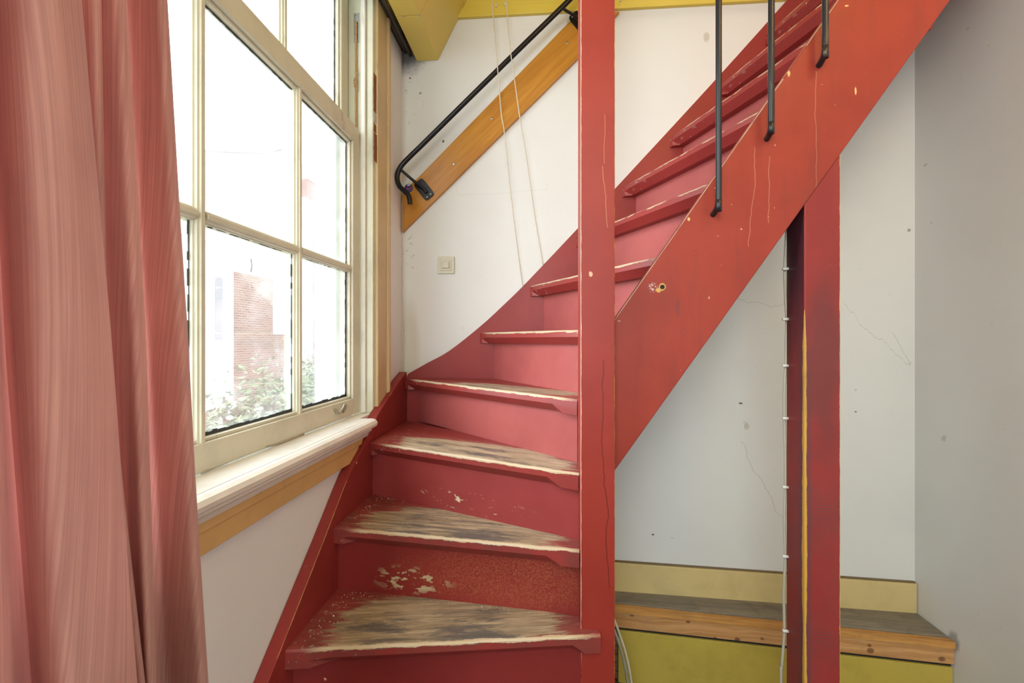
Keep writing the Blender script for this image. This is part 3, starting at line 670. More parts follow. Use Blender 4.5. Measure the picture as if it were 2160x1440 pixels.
# left wall string: polygon in (Y,Z) extruded in X
inner = [onX(px, py, XS) for px, py in ((565, 1440), (683, 1140), (737, 1000), (767, 942), (792, 885), (811, 852), (844, 801))]
top = spline([(0, p.y, p.z) for p in inner], 4)
sl0 = (inner[1].z - inner[0].z) / (inner[1].y - inner[0].y)
y_floor = inner[0].y - inner[0].z / sl0
poly = [(y_floor, 0.0)] + [(p.y, p.z) for p in top] + [(YS2, top[-1].z + 0.03), (YS2, ZC - 0.62), (1.55, ZC - 0.72), (1.0, ZC - 1.2), (y_floor + 0.7, 0.0)]
poly = [poly[0]] + [(p.y, p.z) for p in top] + [(YS2, top[-1].z + 0.028), (YS2, ZC - 0.60), (YS2 - 0.9 + 0.5, 0.3), (1.1, 0.0)]
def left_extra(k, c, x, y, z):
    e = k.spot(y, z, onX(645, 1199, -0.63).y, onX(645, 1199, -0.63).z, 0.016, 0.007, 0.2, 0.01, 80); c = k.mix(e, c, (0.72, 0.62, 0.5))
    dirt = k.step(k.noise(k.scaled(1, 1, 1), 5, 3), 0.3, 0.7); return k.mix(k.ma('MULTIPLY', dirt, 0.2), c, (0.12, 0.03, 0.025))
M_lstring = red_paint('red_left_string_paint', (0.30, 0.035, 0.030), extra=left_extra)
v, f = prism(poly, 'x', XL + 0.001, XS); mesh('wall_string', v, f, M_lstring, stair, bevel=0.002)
# back wall string: polygon in (X,Z) extruded in Y
up_ = [onY(px, py, YS2) for px, py in ((852, 793), (900, 766), (947, 740), (1013, 688), (1060, 645), (1113, 593), (1218, 482), (1297, 398), (1510, 167), (1660, 0))]
tp = spline([(p.x, 0, p.z) for p in up_], 4); dx = up_[-1] - up_[-2]; ex = up_[-1] + dx * ((XR - up_[-1].x) / dx.x)
poly = [(XS, up_[0].z - 0.005)] + [(p.x, p.z) for p in tp[1:]] + [(XR - 0.002, ex.z), (XR - 0.002, ex.z - 0.42), (0.30, ZC + 0.20), (-0.30, ZC - 0.35), (XS, ZC - 0.60)]
v, f = prism(poly, 'y', YS2, YB - 0.001); mesh('wall_string', v, f, M_string, stair, bevel=0.0015)
# outer string
ot = [onY(px, py, Y_OF) for px, py in ((1297, 673), (1437, 480), (1633, 199), (1768, 0))]
ob = [onY(px, py, Y_OF) for px, py in ((1297, 993), (1352, 920), (1693, 440), (2005, 0))]
def lin(ps, X, a=0, b=-1): t = (X - ps[a].x) / (ps[b].x - ps[a].x); return ps[a].z + (ps[b].z - ps[a].z) * t
poly = [(0.150, lin(ot, 0.150)), (1.40, lin(ot, 1.40)), (1.462, lin(ot, 1.40)), (1.462, lin(ob, 1.462)), (0.150, lin(ob, 0.150))]
hx, hz = onY(1397, 605, Y_OF).x, onY(1397, 605, Y_OF).z
def outer_extra(k, c, x, y, z):
    # scratches, filled plugs, bared hole
    def P(px, py): p = onY(px, py, Y_OF); return p.x, p.z
    def sp(px, py, ra, rb, w=0.0, ws=20, soft=0.5): a, b = P(px, py); return k.spot(x, z, a, b, ra, rb, soft, w, ws)
    ring = None
    for (px, py) in ((1463, 534), (1560, 532), (1560, 578), (1350, 695), (1396, 710), (1441, 700), (1465, 720), (1753, 283), (1378, 742), (1417, 815)):
        a, b = P(px, py); r_ = 0.0085
        m1 = k.spot(x, z, a, b, r_, r_, 0.15); m2 = k.spot(x, z, a, b, r_ * 0.75, r_ * 0.75, 0.15)
        q = k.ma('SUBTRACT', m1, m2); ring = q if ring is None else k.ma('MAXIMUM', ring, q)
    c = k.mix(k.ma('MULTIPLY', ring, 0.35), c, (0.18, 0.03, 0.03))
    b_ = k.ma('MAXIMUM', k.spot(x, z, hx, hz, 0.0085, 0.0095, 0.2, 0.005, 90), k.spot(x, z, hx - 0.010, hz - 0.008, 0.006, 0.005, 0.2, 0.005, 90))
    c = k.mix(b_, c, (0.62, 0.36, 0.10))
    sv = k.ma('MULTIPLY', sp(1377, 606, 0.010, 0.010, 0.004, 60), k.step(k.noise(k.scaled(1, 1, 1), 260, 3), 0.48, 0.54)); c = k.mix(sv, c, (0.55, 0.50, 0.48))
    x0_, z0_ = P(1592, 310); x1_, z1_ = P(1582, 520)
    l1 = k.line(x, z, x0_, (x1_ - x0_) / (z1_ - z0_), z0_, z1_, 0.0012, 0.008, 2.0); x0_, z0_ = P(1620, 330); x1_, z1_ = P(1628, 470)
    l2 = k.line(x, z, x0_, 0.0, z0_, z1_, 0.0012, 0.008, 5.0); x0_, z0_ = P(1722, 150); x1_, z1_ = P(1722, 400)
    l3 = k.line(x, z, x0_, 0.0, z0_, z1_, 0.0011, 0.006, 7.0)
    c = k.mix(k.ma('MULTIPLY', k.mx(l1, l2, l3), 0.45), c, (0.58, 0.25, 0.16))
    ch = k.mx(sp(1805, 192, 0.002, 0.008, 0.003, 90), sp(1786, 12, 0.004, 0.002, 0.005, 80), sp(1453, 462, 0.003, 0.004, 0.005, 80), sp(1664, 155, 0.003, 0.007, 0.005, 80))
    c = k.mix(ch, c, (0.75, 0.48, 0.20))
    dr = k.ma('MULTIPLY', sp(1429, 650, 0.004, 0.022), 0.6); c = k.mix(dr, c, (0.17, 0.04, 0.04)); dk = k.step(k.noise(k.scaled(14, 1, 2.2), 2.0, 5, 0.65), 0.50, 0.72); c = k.mix(k.ma('MULTIPLY', dk, 0.30), c, (0.16, 0.035, 0.028)); fl = k.step(k.noise(k.scaled(1, 1, 1), 55, 2, 0.4), 0.765, 0.785); return k.mix(k.ma('MULTIPLY', fl, 0.7), c, (0.66, 0.40, 0.30))
M_outer = red_paint('red_outer_string_paint', (0.33, 0.042, 0.024), extra=outer_extra)
v, f = prism(poly, 'y', Y_OF, Y_OB); mesh('outer_string', v, f, M_outer, stair, bevel=0.003)
disc('string_hole', (hx, Y_OF - 0.0003, hz), (0, -1, 0), 0.0058, 0.0008, M_dark, stair)
# light bare arris along the string's top
M_edge = plain('bare_arris', (0.66, 0.40, 0.28), 0.6, 0.4, 0, 0.4, 60)

def worn_edge(name, pts, r0, mat, seed, prob=0.75):
    rnd = random.Random(seed); m = MB(); i = 0
    while i < len(pts) - 1:
        n = rnd.randint(2, 6); seg = pts[i:i + n + 1]
        if len(seg) > 1 and rnd.random() < prob: m.tube(seg, [rnd.uniform(0.5, 1.0) * r0 for _ in seg], 5)
        i += n
    o = m.out(name, mat, stair, smooth=True); o['kind'] = 'stuff'; return o
def dense(p, n=8): return [p[i] + (p[i + 1] - p[i]) * (j / n) for i in range(len(p) - 1) for j in range(n)] + [p[-1]]
worn_edge('worn_arris', [Vector((XS - 0.0006, p.y, p.z - 0.0006)) for p in dense(top, 4)], 0.0012, plain('bare_edge_orange', (0.50, 0.24, 0.08), 0.6), 3, 0.5)
worn_edge('worn_arris', dense([Vector((0.165 + 0.13 * i, Y_OF + 0.0008, lin(ot, 0.165 + 0.13 * i) - 0.0012)) for i in range(10)], 7), 0.0018, M_edge, 5)
# crumbs of plaster on the treads
rnd = random.Random(11); m = MB()
for (zt_, pts_, n_) in ((ZA[0], ((XS + .02, 0.99), (XS + .03, 1.19), (-0.25, 1.17)), 80), (ZA[1], ((XS + .02, 1.23), (XS + .03, 1.43), (-0.3, 1.32)), 60), (ZA[0], ((-0.3, 1.17), (-0.1, 1.15), (0.06, 1.12)), 30)):
    for i in range(n_):
        t = rnd.random() * (len(pts_) - 1); a = int(t); q = lerp(pts_[a], pts_[a + 1], t - a)
        c_ = Vector((q[0] + abs(rnd.gauss(0, 0.018)), q[1] - abs(rnd.gauss(0, 0.012)), zt_ + 0.0006)); r_ = rnd.uniform(0.0005, 0.0014)
        if i % 40 == 0: r_ *= 2.2
        vv = [c_ + Vector((rnd.uniform(.6, 1.2) * r_ * math.cos(a2), rnd.uniform(.6, 1.2) * r_ * math.sin(a2), 0)) for a2 in (0, 1.57, 3.14, 4.71)] + [c_ + Vector((0, 0, r_)), c_ - Vector((0, 0, 0.0004))]
        m.add(vv, [(0, 1, 4), (1, 2, 4), (2, 3, 4), (3, 0, 4), (1, 0, 5), (2, 1, 5), (3, 2, 5), (0, 3, 5)])
o = m.out('plaster_crumbs', plain('plaster_crumb', (0.72, 0.68, 0.60), 0.9)); prop(o, 'white plaster crumbs scattered on the backs of the lowest two worn treads', 'crumbs', kind='stuff')
# newel post
NX0 = onY(1225, 700, 1.09).x; NX1 = onY(1297, 700, 1.09).x
def newel_extra(k, c, x, y, z):
    front = k.ma('LESS_THAN', y, 1.0925)
    def P(px, py): p = onY(px, py, 1.09); return p.x, p.z
    a, b = P(1268, 760); a1, b1 = P(1283, 1240)
    l = k.line(x, z, a, (a1 - a) / (b1 - b), b, b1, 0.0013, 0.010, 3.0, 5)
    a, b = P(1272, 350); a1, b1 = P(1282, 480); l2 = k.line(x, z, a, (a1 - a) / (b1 - b), b, b1, 0.0009, 0.004, 8.0)
    a, b = P(1275, 240); a1, b1 = P(1275, 345); l2 = k.mx(l2, k.line(x, z, a, 0, b, b1, 0.0007, 0.003, 4.0))
    c = k.mix(k.ma('MULTIPLY', k.ma('MULTIPLY', l, front), 0.85), c, (0.12, 0.012, 0.008))
    c = k.mix(k.ma('MULTIPLY', k.ma('MULTIPLY', l2, front), 0.6), c, (0.60, 0.28, 0.16))
    a, b = P(1246, 578); ch = k.spot(x, z, a, b, 0.004, 0.006, 0.3, 0.006, 80); c = k.mix(ch, c, (0.75, 0.42, 0.25))
    # bare arrises
    nz = k.noise(k.scaled(1, 1, 1), 30, 4, 0.7)
    eL = k.ma('LESS_THAN', k.ma('ADD', k.ma('ABSOLUTE', k.ma('SUBTRACT', x, NX0)), k.ma('MULTIPLY', nz, 0.004)), 0.0035)
    eR = k.ma('LESS_THAN', k.ma('ADD', k.ma('ABSOLUTE', k.ma('SUBTRACT', x, NX1)), k.ma('MULTIPLY', nz, 0.006)), 0.0037)
    c = k.mix(k.ma('MULTIPLY', k.ma('MULTIPLY', eL, front), 0.8), c, (0.80, 0.50, 0.36)); c = k.mix(k.ma('MULTIPLY', eR, front), c, (0.60, 0.25, 0.06))
    return c
M_newel = red_paint('red_newel_paint', (0.31, 0.034, 0.022), extra=newel_extra)
box('newel_post', NX0, NX1, 1.09, 1.195, 0.0, 3.9, M_newel, stair, 0.002)
# support post under the outer string
PX0 = onY(1697, 700, 1.142).x; PX1 = onY(1773, 700, 1.142).x; PYF, PYB = 1.142, 1.225
zt = lambda X: lin(ob, X) + 0.0005
def post_extra(k, c, x, y, z):
    ribs = k.ma('MULTIPLY', k.ma('GREATER_THAN', k.ma('SINE', k.ma('MULTIPLY_ADD', z, 900.0, k.ma('MULTIPLY', k.noise(k.scaled(1, 1, 1), 12, 2), 6.0))), 0.1), k.step(k.noise(k.scaled(1, 1, 1), 6, 4, 0.6), 0.40, 0.62))
    low = k.step(z, ZC + 0.05, ZC - 0.35)
    c = k.mix(k.ma('MULTIPLY', k.ma('MULTIPLY', ribs, low), 0.6), c, (0.13, 0.05, 0.05))
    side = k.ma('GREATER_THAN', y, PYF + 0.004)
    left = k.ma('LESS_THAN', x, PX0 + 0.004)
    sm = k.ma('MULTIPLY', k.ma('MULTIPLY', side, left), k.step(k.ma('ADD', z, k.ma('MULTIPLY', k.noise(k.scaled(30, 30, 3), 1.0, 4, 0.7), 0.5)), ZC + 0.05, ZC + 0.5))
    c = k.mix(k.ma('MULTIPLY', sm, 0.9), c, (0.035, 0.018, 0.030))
    # worn left arris: bare yellow strip with a black border, growing downwards
    nz = k.noise(k.scaled(8, 8, 7), 1.0, 5, 0.7)
    wdt = k.ma('MULTIPLY', k.step(z, ZC + 0.12, ZC - 0.02), k.ma('MULTIPLY_ADD', nz, 0.012, -0.0008))
    dd = k.ma('ADD', k.ma('MAXIMUM', k.ma('SUBTRACT', x, PX0), 0.0), k.ma('MULTIPLY', k.ma('MAXIMUM', k.ma('SUBTRACT', y, PYF), 0.0), 0.6))
    bord = k.ma('MULTIPLY', k.step(dd, 0.022, 0.004), k.step(z, ZC + 0.10, ZC - 0.1)); c = k.mix(k.ma('MULTIPLY', bord, k.ma('MULTIPLY_ADD', nz, 0.9, 0.25)), c, (0.075, 0.05, 0.065))
    c = k.mix(k.ma('LESS_THAN', dd, wdt), c, (0.60, 0.32, 0.055))
    n3 = k.noise(k.scaled(20, 20, 25), 1.0, 4, 0.7)
    eR = k.ma('LESS_THAN', k.ma('ADD', k.ma('SUBTRACT', PX1, x), k.ma('MULTIPLY', n3, 0.006)), 0.0050); c = k.mix(eR, c, (0.72, 0.42, 0.14))
    dk = k.ma('MULTIPLY', k.spot(x, z, (PX0 + PX1) / 2, ZC - 0.05, 0.035, 0.16, 0.8, 0.08, 10), 0.55)
    return k.mix(dk, c, (0.10, 0.035, 0.035))
M_post = red_paint('red_support_post_paint', (0.29, 0.034, 0.030), extra=post_extra)
v = []
for X in (PX0, PX1):
    for Y in (PYF, PYB): v += [(X, Y, 0.0), (X, Y, zt(X) - 0.001)]
mesh('support_post', v, [(0, 1, 3, 2), (4, 6, 7, 5), (0, 4, 5, 1), (2, 3, 7, 6), (0, 2, 6, 4), (1, 5, 7, 3)], M_post, stair, bevel=0.002)
# balusters: rods bent into the face of the outer string
def rod_mat():
    k = NT('black_lacquered_rod'); n = k.noise(k.scaled(30, 30, 4), 1.0, 5, 0.7)
    c = k.mix(k.ma('MULTIPLY', k.step(n, 0.56, 0.66), 0.5), (0.022, 0.024, 0.030), (0.20, 0.12, 0.04)); k.bump(n, 0.2, 0.001); return k.fin(c, 0.3, 0.6, 0.4)
M_rod = rod_mat()
for (pxr, pxf, pyf) in ((1516, 1504, 452), (1627, 1617, 293), (1741, 1727, 138)):
    foot = onY(pxf, pyf, Y_OF); yr = 1.108; xr = onY(pxr, 300, yr).x; xf = foot.x
    pts = spline([(xf, Y_OF + 0.004, foot.z), (xf, Y_OF - 0.006, foot.z + 0.001), (xf + (xr - xf) * 0.6, yr + 0.006, foot.z + 0.010), (xr, yr, foot.z + 0.030), (xr, yr, foot.z + 0.08), (xr, yr, foot.z + 1.0)], 6)
    tube('baluster', pts, 0.0073, M_rod, stair, 14)
# upper handrail the rods carry (above the frame)
tube('handrail', [(0.17, 1.108, 2.98), (1.40, 1.108, 2.98 + 1.40)], 0.018, M_rod, stair, 14)

# ================================================================== BACKING BOARD, HANDRAIL
def honey():
    k = NT('honey_varnished_wood'); a = math.radians(43)
    x, y, z = k.pos()[0], k.pos()[1], k.pos()[2]
    al = k.ma('ADD', k.ma('MULTIPLY', x, math.cos(a)), k.ma('MULTIPLY', z, math.sin(a))); ac = k.ma('SUBTRACT', k.ma('MULTIPLY', z, math.cos(a)), k.ma('MULTIPLY', x, math.sin(a)))
    g = k.noise(k.vec(k.ma('MULTIPLY', al, 3.0), k.ma('MULTIPLY', ac, 40), 0.0), 1.0, 5, 0.6, 0.5)
    c = k.mix(k.step(g, 0.3, 0.7), (0.56, 0.26, 0.035), (0.44, 0.175, 0.018)); k.bump(g, 0.15, 0.001); return k.fin(c, 0.3, 0.5)
M_honey = honey()
bd = thing('backing_board', (0.1, YB, 1.9), 'honey varnished plank running diagonally up the back wall behind the handrail', 'board')
yb_ = YB - 0.018
bp = [(848, 490), (848, 440), (882, 375), (1213, 36), (1270, 14), (1308, 24), (1215, 122)]
bp = [(848.5, 490), (848.5, 405), (884, 372), (1212, 34), (1222, 24), (1307, 24), (1216, 125)]
pl = [onY(a, b, yb_) for a, b in bp]; v, f = prism([(max(p.x, XL + 0.0), p.z) for p in pl], 'y', yb_, YB - 0.0005); mesh('plank', v, f, M_honey, bd, bevel=0.002)
for (px, py) in ((957, 346), (1037, 250), (1196, 90)): disc('screw', onY(px, py, yb_) + Vector((0, 0.001, 0)), (0, -1, 0), 0.0055, 0.003, M_steel, bd)
hr = thing('wall_handrail', (0.1, 1.75, 2.0), 'black iron tube handrail with curled lower end on the back wall', 'handrail')
yh = 1.765
R = 0.0125
pts = [onY(px, py, yh) for px, py in ((1240, -40), (1198, 3), (1100, 99), (1000, 197), (900, 296), (862, 333), (845, 352), (838, 372), (842, 391), (853, 403), (861, 411), (864, 421), (865, 430))]
tube('rail', spline(pts, 5), 0.0105, M_black, hr, 16)
def bracket(px, py, pxa, pya, hide=False):
    c = onY(px, py, yb_); a = math.radians(-52)
    ux = Vector((math.cos(a), 0, math.sin(a))); uy = Vector((-math.sin(a), 0, math.cos(a)))
    L, W = 0.047, 0.025; t = 0.007
    pr = []
    for i in range(24):
        an = 2 * PI * i / 24; e = 0.35
        cx_ = math.copysign(abs(math.cos(an)) ** e, math.cos(an)) * L; cy_ = math.copysign(abs(math.sin(an)) ** e, math.sin(an)) * W
        pr.append(c + ux * cx_ + uy * cy_)
    v = [p for p in pr] + [p + Vector((0, -t, 0)) for p in pr]; n = 24
    f = [tuple(range(n)), tuple(range(2 * n - 1, n - 1, -1))] + [(i, (i + 1) % n, n + (i + 1) % n, n + i) for i in range(n)]
    b = mesh('bracket', v, f, M_black, hr, bevel=0.0015)
    tip = onY(pxa, pya, yh)
    arm = spline([c + Vector((0, -t, 0)) + ux * 0.02, c + Vector((0, -0.016, 0)), c + (tip - c) * 0.45 + Vector((0, -0.014, -0.006)), c + (tip - c) * 0.85 + Vector((0, -0.004, -0.008)), tip + Vector((0, 0, -0.008))], 6)
    tube('bracket_arm', arm, [0.0075] * 6 + [0.006] * (len(arm) - 6), M_black, b, 10)
    for sx in (-1, 1):
        for sy in ((-1, 1) if sx == 1 else (-1,)):
            disc('bracket_screw', c + Vector((0, -t, 0)) + ux * sx * 0.036 + uy * sy * 0.010, (0, -1, 0), 0.0038, 0.002, M_steel, b)
bracket(895, 400, 846, 354); bracket(1222, 48, 1188, 14)
# round blue sticker with a red tick
stk = thing('round_sticker', onY(862, 397, yb_), 'small round dark blue sticker with red tick and white top edge, on the honey plank', 'sticker')
M_blue = plain('sticker_blue', (0.015, 0.03, 0.16), 0.4); M_redtick = plain('sticker_red', (0.75, 0.03, 0.04), 0.4)
cs = onY(862, 397, yb_)
disc('disc', cs, (0, -1, 0), 0.019, 0.0015, M_blue, stk, 24)
def tick(pts, w_, mat, nm):
    m = MB()
    for a, b in zip(pts[:-1], pts[1:]):
        a = Vector((a[0], 0, a[1])); b = Vector((b[0], 0, b[1])); d = (b - a).normalized(); n_ = Vector((-d.z, 0, d.x)) * w_ / 2; a -= d * w_ * .3; b += d * w_ * .3
        q = [a + n_, b + n_, b - n_, a - n_]; m.add([cs + p + Vector((0, -0.0017, 0)) for p in q] + [cs + p + Vector((0, -0.0012, 0)) for p in q], [(0, 1, 2, 3), (7, 6, 5, 4), (0, 4, 5, 1), (1, 5, 6, 2), (2, 6, 7, 3), (3, 7, 4, 0)])
    return m.out(nm, mat, stk)
tick([(-0.009, 0.003), (-0.001, -0.006), (0.012, 0.004)], 0.0035, M_redtick, 'tick')
tick([(-0.004, 0.013), (0.006, 0.014)], 0.005, M_white_plastic, 'white_mark')

# ------------------------------------------------------------------ light switch
sw0, sw1 = onY(924, 577, YB), onY(959, 542, YB)
M_sw = plain('aged_cream_plastic', (0.66, 0.64, 0.50), 0.35, 0.5, 0, 0.06)
sw = thing('light_switch', ((sw0.x + sw1.x) / 2, YB, sw0.z), 'square cream plastic light switch on the white wall above the stairs', 'switch')
cxs, czs = (sw0.x + sw1.x) / 2, (sw0.z + sw1.z) / 2; hs = (sw1.x - sw0.x) / 2
box('switch_frame', cxs - hs, cxs + hs, YB - 0.008, YB, czs - hs, czs + hs, M_sw, sw, 0.002)
fr_ = MB(); fr_.box(cxs - hs * 0.64, cxs + hs * 0.64, YB - 0.011, YB - 0.0078, czs - hs * 0.64, czs + hs * 0.64); fr_.out('inner_frame', M_sw, sw, bevel=0.001)
M_swl = plain('switch_line', (0.25, 0.22, 0.12), 0.6)
box('gap', cxs - hs * 0.44, cxs + hs * 0.44, YB - 0.0113, YB - 0.0108, czs - hs * 0.40, czs + hs * 0.40, M_swl, sw)
box('rocker', cxs - hs * 0.41, cxs + hs * 0.41, YB - 0.0145, YB - 0.011, czs - hs * 0.36, czs + hs * 0.38, M_sw, sw, 0.001)

# ------------------------------------------------------------------ hanging cords
M_cord = plain('cream_cord', (0.66, 0.60, 0.47), 0.8)
def cord(name, pts, r, mat, label, cat='cord', group=None, n=7):
    o = tube(name, spline(pts, 8), r, mat, None, n); return prop(o, label, cat, group)
yc = 1.738
cord('pull_cord', [onY(px, py, y_) for px, py, y_ in ((1037, -5, yc), (1047, 110, yc), (1057, 235, yc), (1064, 280, yc), (1079, 420, 1.75), (1094, 540, 1.78), (1103, 605, 1.806))], 0.0022, M_cord, 'left of the two thin cream cords hanging in front of the handrail', 'cord')
cord('pull_cord', [onY(px, py, y_) for px, py, y_ in ((1067, -5, yc), (1076, 100, yc), (1087, 180, yc), (1097, 250, yc), (1112, 340, 1.75), (1129, 460, 1.78), (1146, 560, 1.806))], 0.0022, M_cord, 'right of the two thin cream cords hanging in front of the handrail', 'cord')

# ------------------------------------------------------------------ cable clipped to the support post
cb = thing('clipped_cable', (PX0, PYB, 0.0), 'off-white cable nailed with clips down the left side of the red support post', 'cable')
yk = PYB + 0.002
pc = [onY(px, py, yk) for px, py in ((1662, 470), (1659, 520), (1657, 565), (1658, 620), (1661, 672), (1660, 720), (1659, 768), (1656, 820), (1656, 882), (1658, 950), (1658, 1027), (1656, 1100), (1658, 1173), (1655, 1250), (1656, 1330), (1651, 1400), (1649, 1445))]
pc = [p + Vector((-0.002, 0, 0)) for p in pc]; pc.append(Vector((pc[-1].x, yk, 0.0)))
tube('cable_run', spline(pc, 6), 0.0037, plain('grey_white_cable', (0.50, 0.48, 0.37), 0.5), cb, 8)
for py in (567, 673, 771, 882, 1027, 1173, 1330):
    q = onY(1663, py, yk - 0.008); m = MB(); m.tube([(PX0 - 0.013, q.y, q.z), (PX0 + 0.001, q.y - 0.002, q.z)], 0.0042, 8); m.out('clip', M_white_plastic, cb, smooth=True)
# two cables leaving the newel
for i, (o_, lab) in enumerate(((0, 'grey cable hanging down behind the newel, nearest the newel post'), (8, 'pale cable hanging down behind the newel, nearer the yellow panel'))):
    pts = [onY(px + o_, py, 1.55 - 0.02 * i) for px, py in ((1285, 1300), (1298, 1335), (1311, 1375), (1320, 1415), (1325, 1445))]; pts.append(Vector((pts[-1].x + 0.03, 1.5, 0.004)))
    cord('floor_cable', pts, 0.0045, plain('cable_%d' % i, (0.46, 0.45, 0.38) if i == 0 else (0.68, 0.64, 0.50), 0.5), lab, 'cable')

# ================================================================== CURTAIN
def curtain():
    k = NT('dusty_pink_curtain'); nt = k.t
    uvn = k.new('ShaderNodeUVMap'); uvn.uv_map = 'UVMap'; q = k.new('ShaderNodeSeparateXYZ'); nt.links.new(uvn.outputs[0], q.inputs[0])
    u, v = q.outputs[0], q.outputs[1]
    n1 = k.noise(k.vec(k.ma('MULTIPLY', u, 330), k.ma('MULTIPLY', v, 2.0), 0.0), 1.0, 5, 0.75); n2 = k.noise(k.vec(k.ma('MULTIPLY', u, 12), k.ma('MULTIPLY', v, 5), 0.0), 1.0, 4)
    weave = k.noise(k.vec(k.ma('MULTIPLY', u, 900), k.ma('MULTIPLY', v, 500), 0.0), 1.0, 2)
    c = k.mix(k.step(n1, 0.3, 0.7), (0.88, 0.59, 0.535), (0.66, 0.39, 0.36)); c = k.mix(k.ma('MULTIPLY', k.step(n2, 0.4, 0.75), 0.3), c, (0.50, 0.25, 0.23))
    k.bump(k.ma('ADD', n1, k.ma('MULTIPLY', weave, 0.5)), 0.35, 0.0008); k.fin(c, 0.85, 0.15)
    k.b.inputs['Sheen Weight'].default_value = 0.25
    tl = k.n.new('ShaderNodeBsdfTranslucent'); nt.links.new(c, tl.inputs[0]); ms = k.n.new('ShaderNodeMixShader'); ms.inputs[0].default_value = 0.48
    nt.links.new(k.b.outputs[0], ms.inputs[1]); nt.links.new(tl.outputs[0], ms.inputs[2]); nt.links.new(ms.outputs[0], k.out.inputs[0])
    M = k.m
    # knots: px at image rows 0 / 720 / 1440 and the plane X they sit on
    K = [((-900, -900, -900), -.37), ((-420, -420, -420), -.44), ((-200, -190, -170), -.355), ((-60, -30, -10), -.375), ((-30, 5, 52), -.47), ((-25, 15, 70), -.475), ((20, 60, 110), -.385), ((95, 150, 190), -.368), ((152, 219, 272), -.385),
         ((160, 228, 283), -.412), ((132, 192, 244), -.462), ((142, 196, 250), -.480), ((196, 216, 280), -.438), ((212, 228, 296), -.44), ((196, 224, 292), -.475),
         ((222, 262, 306), -.452), ((250, 288, 316), -.435), ((262, 303, 329), -.45), ((238, 278, 304), -.495), ((262, 310, 345), -.512), ((300, 350, 385), -.482), ((335, 388, 422), -.455), ((345, 398, 434), -.475), ((338, 390, 426), -.512), ((310, 365, 400), -.525), ((270, 320, 350), -.515)]
    rows = []; zs_ = [ -1.31 + 2.75 * i / 60 for i in range(61)]
    for zrel in zs_:
        ks = []
        for i, (p3, X) in enumerate(K):
            rr = ray(max(p3[1], -420), 716); yp = 716 - zrel * 900 / (X / rr.x)
            te = max(-0.5, min(2.4, yp / 720.0))
            if te < 1: px = p3[0] + (p3[1] - p3[0]) * te
            else: px = p3[1] + (p3[2] - p3[1]) * (te - 1)
            px += 3.0 * math.sin(zrel * 5 + i * 0.8); px = max(px, -900)
            X2 = X + 0.004 * math.sin(zrel * 4.0 + i * 1.7)
            r = ray(px, 716); ks.append(Vector((X2, r.y * X2 / r.x, ZC + zrel)))
        rows.append(spline(ks, 7))
    n = len(rows[0]); V = []; UV = []; Fc = []
    for j, row in enumerate(rows):
        s = 0
        for i, p in enumerate(row):
            if i: s += (p - row[i - 1]).length
            V.append(p); UV.append((s, p.z))
    for j in range(len(rows) - 1):
        for i in range(n - 1): Fc.append((j * n + i, j * n + i + 1, (j + 1) * n + i + 1, (j + 1) * n + i))
    o = mesh('curtain', V, Fc, M, None, smooth=True, uvs=UV)
    so = o.modifiers.new('thickness', 'SOLIDIFY'); so.thickness = 0.0012
    prop(o, 'dusty pink curtain hanging in deep folds at the left of the window', 'curtain'); return o
curtain()
rod = tube('curtain_rod', [(-0.46, -0.7, 2.84), (-0.46, 0.75, 2.84)], 0.01, M_stool, None); prop(rod, 'pale curtain rod above the window carrying the pink curtain', 'rod')

# ================================================================== OUTSIDE
M_ground = plain('courtyard_ground', (0.22, 0.20, 0.14), 0.9)
g = box('ground', -30, XL - 0.23, -10, 40, -0.70, -0.55, M_ground); prop(g, kind='structure')
def brick_mat(name, a, b, mortar, sc):
    k = NT(name); x, y, z = k.pos()[0], k.pos()[1], k.pos()[2]
    n = k.new('ShaderNodeTexBrick'); k.t.links.new(k.vec(k.ma('ADD', x, y), z, 0.0), n.inputs['Vector'])
    n.inputs['Color1'].default_value = a + (1,); n.inputs['Color2'].default_value = b + (1,); n.inputs['Mortar'].default_value = mortar + (1,)
    n.inputs['Scale'].default_value = 1.0; n.inputs['Brick Width'].default_value = 0.21 * sc; n.inputs['Row Height'].default_value = 0.065 * sc; n.inputs['Mortar Size'].default_value = 0.008
    nz = k.noise(k.scaled(1, 1, 1), 2, 4); return k.fin(k.mix(k.ma('MULTIPLY', nz, 0.4), n.outputs[0], tuple(q * 0.8 for q in a)), 0.85)
M_brick = brick_mat('pale_red_brick', (0.115, 0.062, 0.035), (0.19, 0.112, 0.068), (0.24, 0.20, 0.16), 0.8)
M_brick2 = brick_mat('dark_red_brick', (0.16, 0.07, 0.055), (0.21, 0.10, 0.075), (0.22, 0.17, 0.14), 0.8)
M_render = plain('white_render', (0.58, 0.58, 0.57), 0.8, 0.3, 0, 0.05, 1)
M_darkglass = plain('dark_reflecting_glass', (0.10, 0.10, 0.10), 0.08, 0.8)
M_cloth = plain('net_curtain_grey', (0.30, 0.29, 0.27), 0.9)
XF = -6.8
def zF(px, py): return onX(px, py, XF)
def fbox(name, px0, px1, z0, z1, d, mat, par, dep=0.06, bevel=0.0):
    ya, yb2 = zF(px0, 716).y, zF(px1, 716).y
    return box(name, XF + d - dep, XF + d, min(ya, yb2), max(ya, yb2), z0, z1, mat, par, bevel)
hz_ = lambda px, py: zF(px, py).z
bld = thing('courtyard_house', (XF, 8.0, -0.55), 'white rendered house with red brick panel and arched window across the courtyard', 'house')
fbox('wall', 300, 643, -0.55, hz_(457, 517) + 0.35, 0, M_render, bld, 0.3)
fbox('cornice', 300, 643, hz_(457, 517) + 0.0, hz_(457, 517) + 0.08, 0.12, M_render, bld, 0.12)
fbox('brick_panel', 489, 573, 0.25, hz_(489, 572), 0.03, M_brick, bld)
